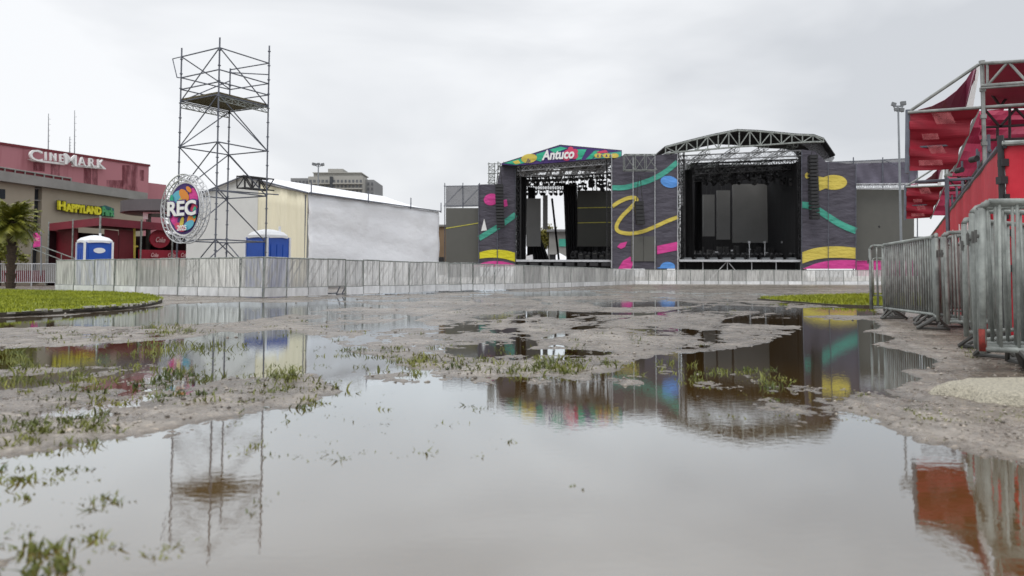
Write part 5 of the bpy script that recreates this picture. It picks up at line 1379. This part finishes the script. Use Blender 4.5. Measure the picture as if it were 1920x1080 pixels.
# main truss to the right
b = MB(); dT0, dT1 = 12.1, 11.4
def tp2(f, y0, y1): return P(1840 + 140 * f, y0 + (y1 - y0) * f, dT0 + (dT1 - dT0) * f)
b.tube(tp2(0, 119, 111), tp2(1, 119, 111), .027, 8); b.tube(tp2(0, 161, 151), tp2(1, 161, 151), .027, 8); b.tube(tp2(0, 165, 155), tp2(1, 165, 155), .02, 6)
for f0, f1 in ((.08, .08), (.08, .36), (.36, .62), (.62, .62), (.62, .95)):
    y0 = 161 if f0 in (.08, .62) else 119; y1 = 119 if y0 == 161 else 161
    b.tube(tp2(f0, y0, y0 - 9), tp2(f1, y1, y1 - 9), .02, 6)
part(b, 'roof_truss', 'tubeg')
b = MB()
rf = lambda u, v: V((0, 0, -.12 * math.sin(u * 3.14) * math.sin(v * 3.14)))
b.quadgrid(P(1841, 206, 15.5), P(2010, 200, 14.8), P(2010, 109, 11.9), P(1841, 121, 12.7), 16, 16, 0, rf, V((0, .02, .02)))
part(b, 'roof_fabric', 'redp')
b = MB(); b.quadgrid(P(1838, 262, 16), P(2010, 258, 15.4), P(2010, 205, 15.4), P(1836, 208, 16), 12, 6, 0, ff, V((0, .02, 0)))
b.quadgrid(P(1786, 330, 16.5), P(1880, 330, 16.5), P(1880, 206, 16.5), P(1834, 208, 16.5), 12, 8, 0, ff, V((0, .02, 0)))
part(b, 'back_cloth', 'redp')
b = MB()
for (x0, y0, x1, y1) in ((1845, 239, 1960, 232), (1840, 263, 1960, 258), (1846, 205, 1875, 238), (1875, 238, 1905, 204), (1905, 204, 1935, 235), (1848, 160, 1876, 200), (1876, 200, 1906, 158), (1893, 200, 1893, 262), (1870, 240, 1870, 262)):
    b.ptube(x0, y0, x1, y1, 14.3, .025)
part(b, 'inner_bracing', mat('dark_red_tube', (.035, .012, .016), .6))
b = MB(); b.ptube(1834, 207, 1787, 322, 12.75, .022, 0, 12.95, 6); part(b, 'strut', 'tubeg')
dv = V((.49, 1, 0)) * 10.6
c2 = dup(cnp, cnp.location + dv, 0, 'farther wine red peaked canopy over the red stand, half hidden by the nearer one')
# scaffold under the stand
sf = thing('stand_scaffold', 'dense grey scaffold poles under the red canopies behind the red wall banner', 'scaffold', pt0(1790, 15))
def off(d, o): return (d * .49 + o + .14, d, 0)
for i, d in enumerate((13.2, 15, 17, 19, 21, 23, 25)):
    for o in (1.35, 2.6, 4.2):
        p = V(off(d, o)); ht = 3.0 if o < 2 else 3.3
        b = MB(); b.tube(p, p + V((0, 0, ht)), .03, 5); b.build('upright', ['galvd'], sf)
for z in (.9, 1.5, 2.1, 2.7):
    for o in (1.35, 2.6, 4.2):
        b = MB(); b.tube(V(off(13, o)) + V((0, 0, z)), V(off(25.2, o)) + V((0, 0, z)), .025, 5); b.build('ledger', ['galvd'], sf)
for i, d in enumerate((13.2, 15, 17, 19, 21, 23)):
    b = MB(); b.tube(V(off(d, 1.35)) + V((0, 0, 1.5)), V(off(d + 2, 2.6)) + V((0, 0, 2.7)), .022, 5); b.tube(V(off(d, 1.35)) + V((0, 0, 2.1)), V(off(d, 4.2)) + V((0, 0, 2.1)), .022, 5); b.build('brace', ['galvd'], sf)
for k in range(6):
    b = MB(); z = 1.1 + .3 * k; a, c = V(off(13.4, 1.7 + .5 * k)), V(off(24.8, 1.7 + .5 * k)); w_ = V((.42, -.2, 0)); h_ = V((0, 0, .05))
    b.hexa(*[p + V((0, 0, z)) for p in (a, a + w_, c + w_, c)], *[p + V((0, 0, z)) + h_ for p in (a, a + w_, c + w_, c)]); b.build('seat_plank', ['deck'], sf)
b = MB(); p = V(off(13.0, .62)); b.tube(p, p + V((0, 0, 2.25)), .033, 6); b.tube(p + V((-.42, .2, 2.2)), p + V((1.2, -.4, 2.25)), .025, 6); b.build('upright', ['galvd'], sf)
for (x, y, r_) in ((1832, 297, 9), (1804, 318, 8)):
    t = thing('loudspeaker', 'dark round speaker hanging %s under the nearer red canopy' % ('beside the main pole' if x > 1820 else 'left of the main pole'), 'loudspeaker', P(x, y, 13.5))
    b = MB(); b.prism([P(px, py, 13.5) for px, py in ell(x, y, r_ * .6, r_ * .65, 16)], (0, .18, 0)); b.build('cone', ['blk'], t)
    b = MB(); b.ptube(x, y - r_ * .6, x, y - r_ * 2, 13.6, .02); b.build('hanger', ['galvd'], t)
# red wall banner along the stand, with white lettering running up it
near, farr = P(1872, 277, 7.72), P(1743.5, 456, 25.5)
zw = near.z
rw = thing('wall_banner', 'long red fabric banner with white lettering running along the foot of the stand', 'banner', (near.x, near.y, 0))
b = MB()
A2, B2 = V((farr.x, farr.y, 0)), V((near.x, near.y, 0)); dn = (B2 - A2).normalized(); nn = V((dn.y, -dn.x, 0))
if nn.x > 0: nn = -nn
b.quadgrid(A2, B2, B2 + V((0, 0, zw)), A2 + V((0, 0, zw)), 90, 8, 0, lambda u, v: nn * (.022 * math.sin(u * 75) * math.sin(v * 2.6 + .3)), nn * -.01)
Lw = (B2 - A2).length
for k in range(9):
    s0 = Lw - .75 - 1.15 * k * (1 + .06 * k)
    if s0 < 1: break
    q = lambda u, z: A2 + dn * (s0 + u) + V((0, 0, z)) + nn * .045
    b.text('Coke', q(.0, .25), q(.0, 1.45), q(-.42, 1.45), q(-.42, .25), 1, .008, 0, .03, .25)
    b.prism([q(.10, .3), q(.14, .3), q(.2, .8), q(.13, 1.35), q(.1, 1.35), q(.15, .8)], nn * -.006, 1)
b.build('cloth', ['redf', 'offw'], rw)
b = MB(); b.tube(A2 + V((0, 0, zw)), B2 + V((0, 0, zw)), .025, 6); b.build('top_rail', ['galvd'], rw)
fpn = thing('front_banner', 'bright red front banner cut by the right edge, beside a coupler studded black pole', 'banner', (near.x, near.y, 0))
q0, q1 = P(1881, 268, 7.66), P(2060, 258, 7.1)
b = MB(); b.quadgrid((q0.x, q0.y, 0), (q1.x, q1.y, 0), q1, q0, 24, 24, 0, lambda u, v: V((0, .03 * math.sin(u * 11 + v * 2) * math.sin(v * 6), 0)), V((0, .01, 0))); b.build('cloth', ['redf'], fpn)
b = MB(); b.tube(q0 + V((-.02, -.02, -.01)), q1 + V((0, -.02, -.01)), .026, 8); b.build('top_rail', ['galv'], fpn)
b = MB(); pz = P(1876, 262, 7.66); b.tube((pz.x, pz.y, 0), (pz.x, pz.y, pz.z + .04), .03, 8)
for k, z in enumerate(np.arange(.5, pz.z, .17)): b.box(pz.x - .04 + .02 * (k % 3), pz.y - .05, z, pz.x + .03 + .015 * (k % 2), pz.y + .03, z + .07)
b.build('corner_pole', ['blk'], fpn)

# ------------------------------------------------------------------ overcast daylight
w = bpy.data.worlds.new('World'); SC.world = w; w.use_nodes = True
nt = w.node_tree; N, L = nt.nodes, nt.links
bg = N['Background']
SE, SR = R(58), R(200)
sk = N.new('ShaderNodeTexSky'); sk.sky_type = 'NISHITA'; sk.sun_disc = False; sk.sun_elevation = SE; sk.sun_rotation = SR; sk.dust_density = 4
tc = N.new('ShaderNodeTexCoord'); mp = N.new('ShaderNodeMapping'); mp.inputs['Scale'].default_value = (1, 1, 2.6); mp.inputs['Location'].default_value = (0.3, 0.15, 0.2)
L.new(tc.outputs['Generated'], mp.inputs['Vector'])
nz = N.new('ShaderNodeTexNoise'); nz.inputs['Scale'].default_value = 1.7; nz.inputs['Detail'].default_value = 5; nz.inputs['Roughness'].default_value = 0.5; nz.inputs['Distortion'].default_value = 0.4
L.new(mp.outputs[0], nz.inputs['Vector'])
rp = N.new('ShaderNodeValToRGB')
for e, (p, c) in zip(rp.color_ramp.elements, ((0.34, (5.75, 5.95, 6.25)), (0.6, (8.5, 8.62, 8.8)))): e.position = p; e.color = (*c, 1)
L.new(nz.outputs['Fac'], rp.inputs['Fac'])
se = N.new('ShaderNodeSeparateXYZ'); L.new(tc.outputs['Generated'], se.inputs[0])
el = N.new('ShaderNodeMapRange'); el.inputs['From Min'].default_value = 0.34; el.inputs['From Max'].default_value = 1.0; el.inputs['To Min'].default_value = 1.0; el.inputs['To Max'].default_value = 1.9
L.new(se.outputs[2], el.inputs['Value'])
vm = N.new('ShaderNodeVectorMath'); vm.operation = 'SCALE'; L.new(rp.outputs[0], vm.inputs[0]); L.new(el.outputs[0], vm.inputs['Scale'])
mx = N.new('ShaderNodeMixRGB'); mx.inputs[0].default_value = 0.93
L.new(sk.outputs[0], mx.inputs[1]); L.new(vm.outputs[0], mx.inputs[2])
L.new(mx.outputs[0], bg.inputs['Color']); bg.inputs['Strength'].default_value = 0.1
sun = bpy.data.lights.new('sun', 'SUN'); sun.energy = 0.9; sun.angle = R(25); sun.color = (1, .97, .93)
so = bpy.data.objects.new('sun', sun); COL.objects.link(so)
sd = V((math.sin(SR) * math.cos(SE), math.cos(SR) * math.cos(SE), math.sin(SE)))
so.rotation_euler = sd.to_track_quat('Z', 'Y').to_euler()
so.location = (0, 0, 40)
SC.view_settings.view_transform = 'Standard'; SC.view_settings.look = 'None'; SC.view_settings.exposure = 0.24; SC.view_settings.gamma = 1
try:
    SC.cycles.use_denoising = True
    SC.cycles.max_bounces = 6; SC.cycles.transparent_max_bounces = 12
except Exception: pass
bpy.context.view_layer.update()
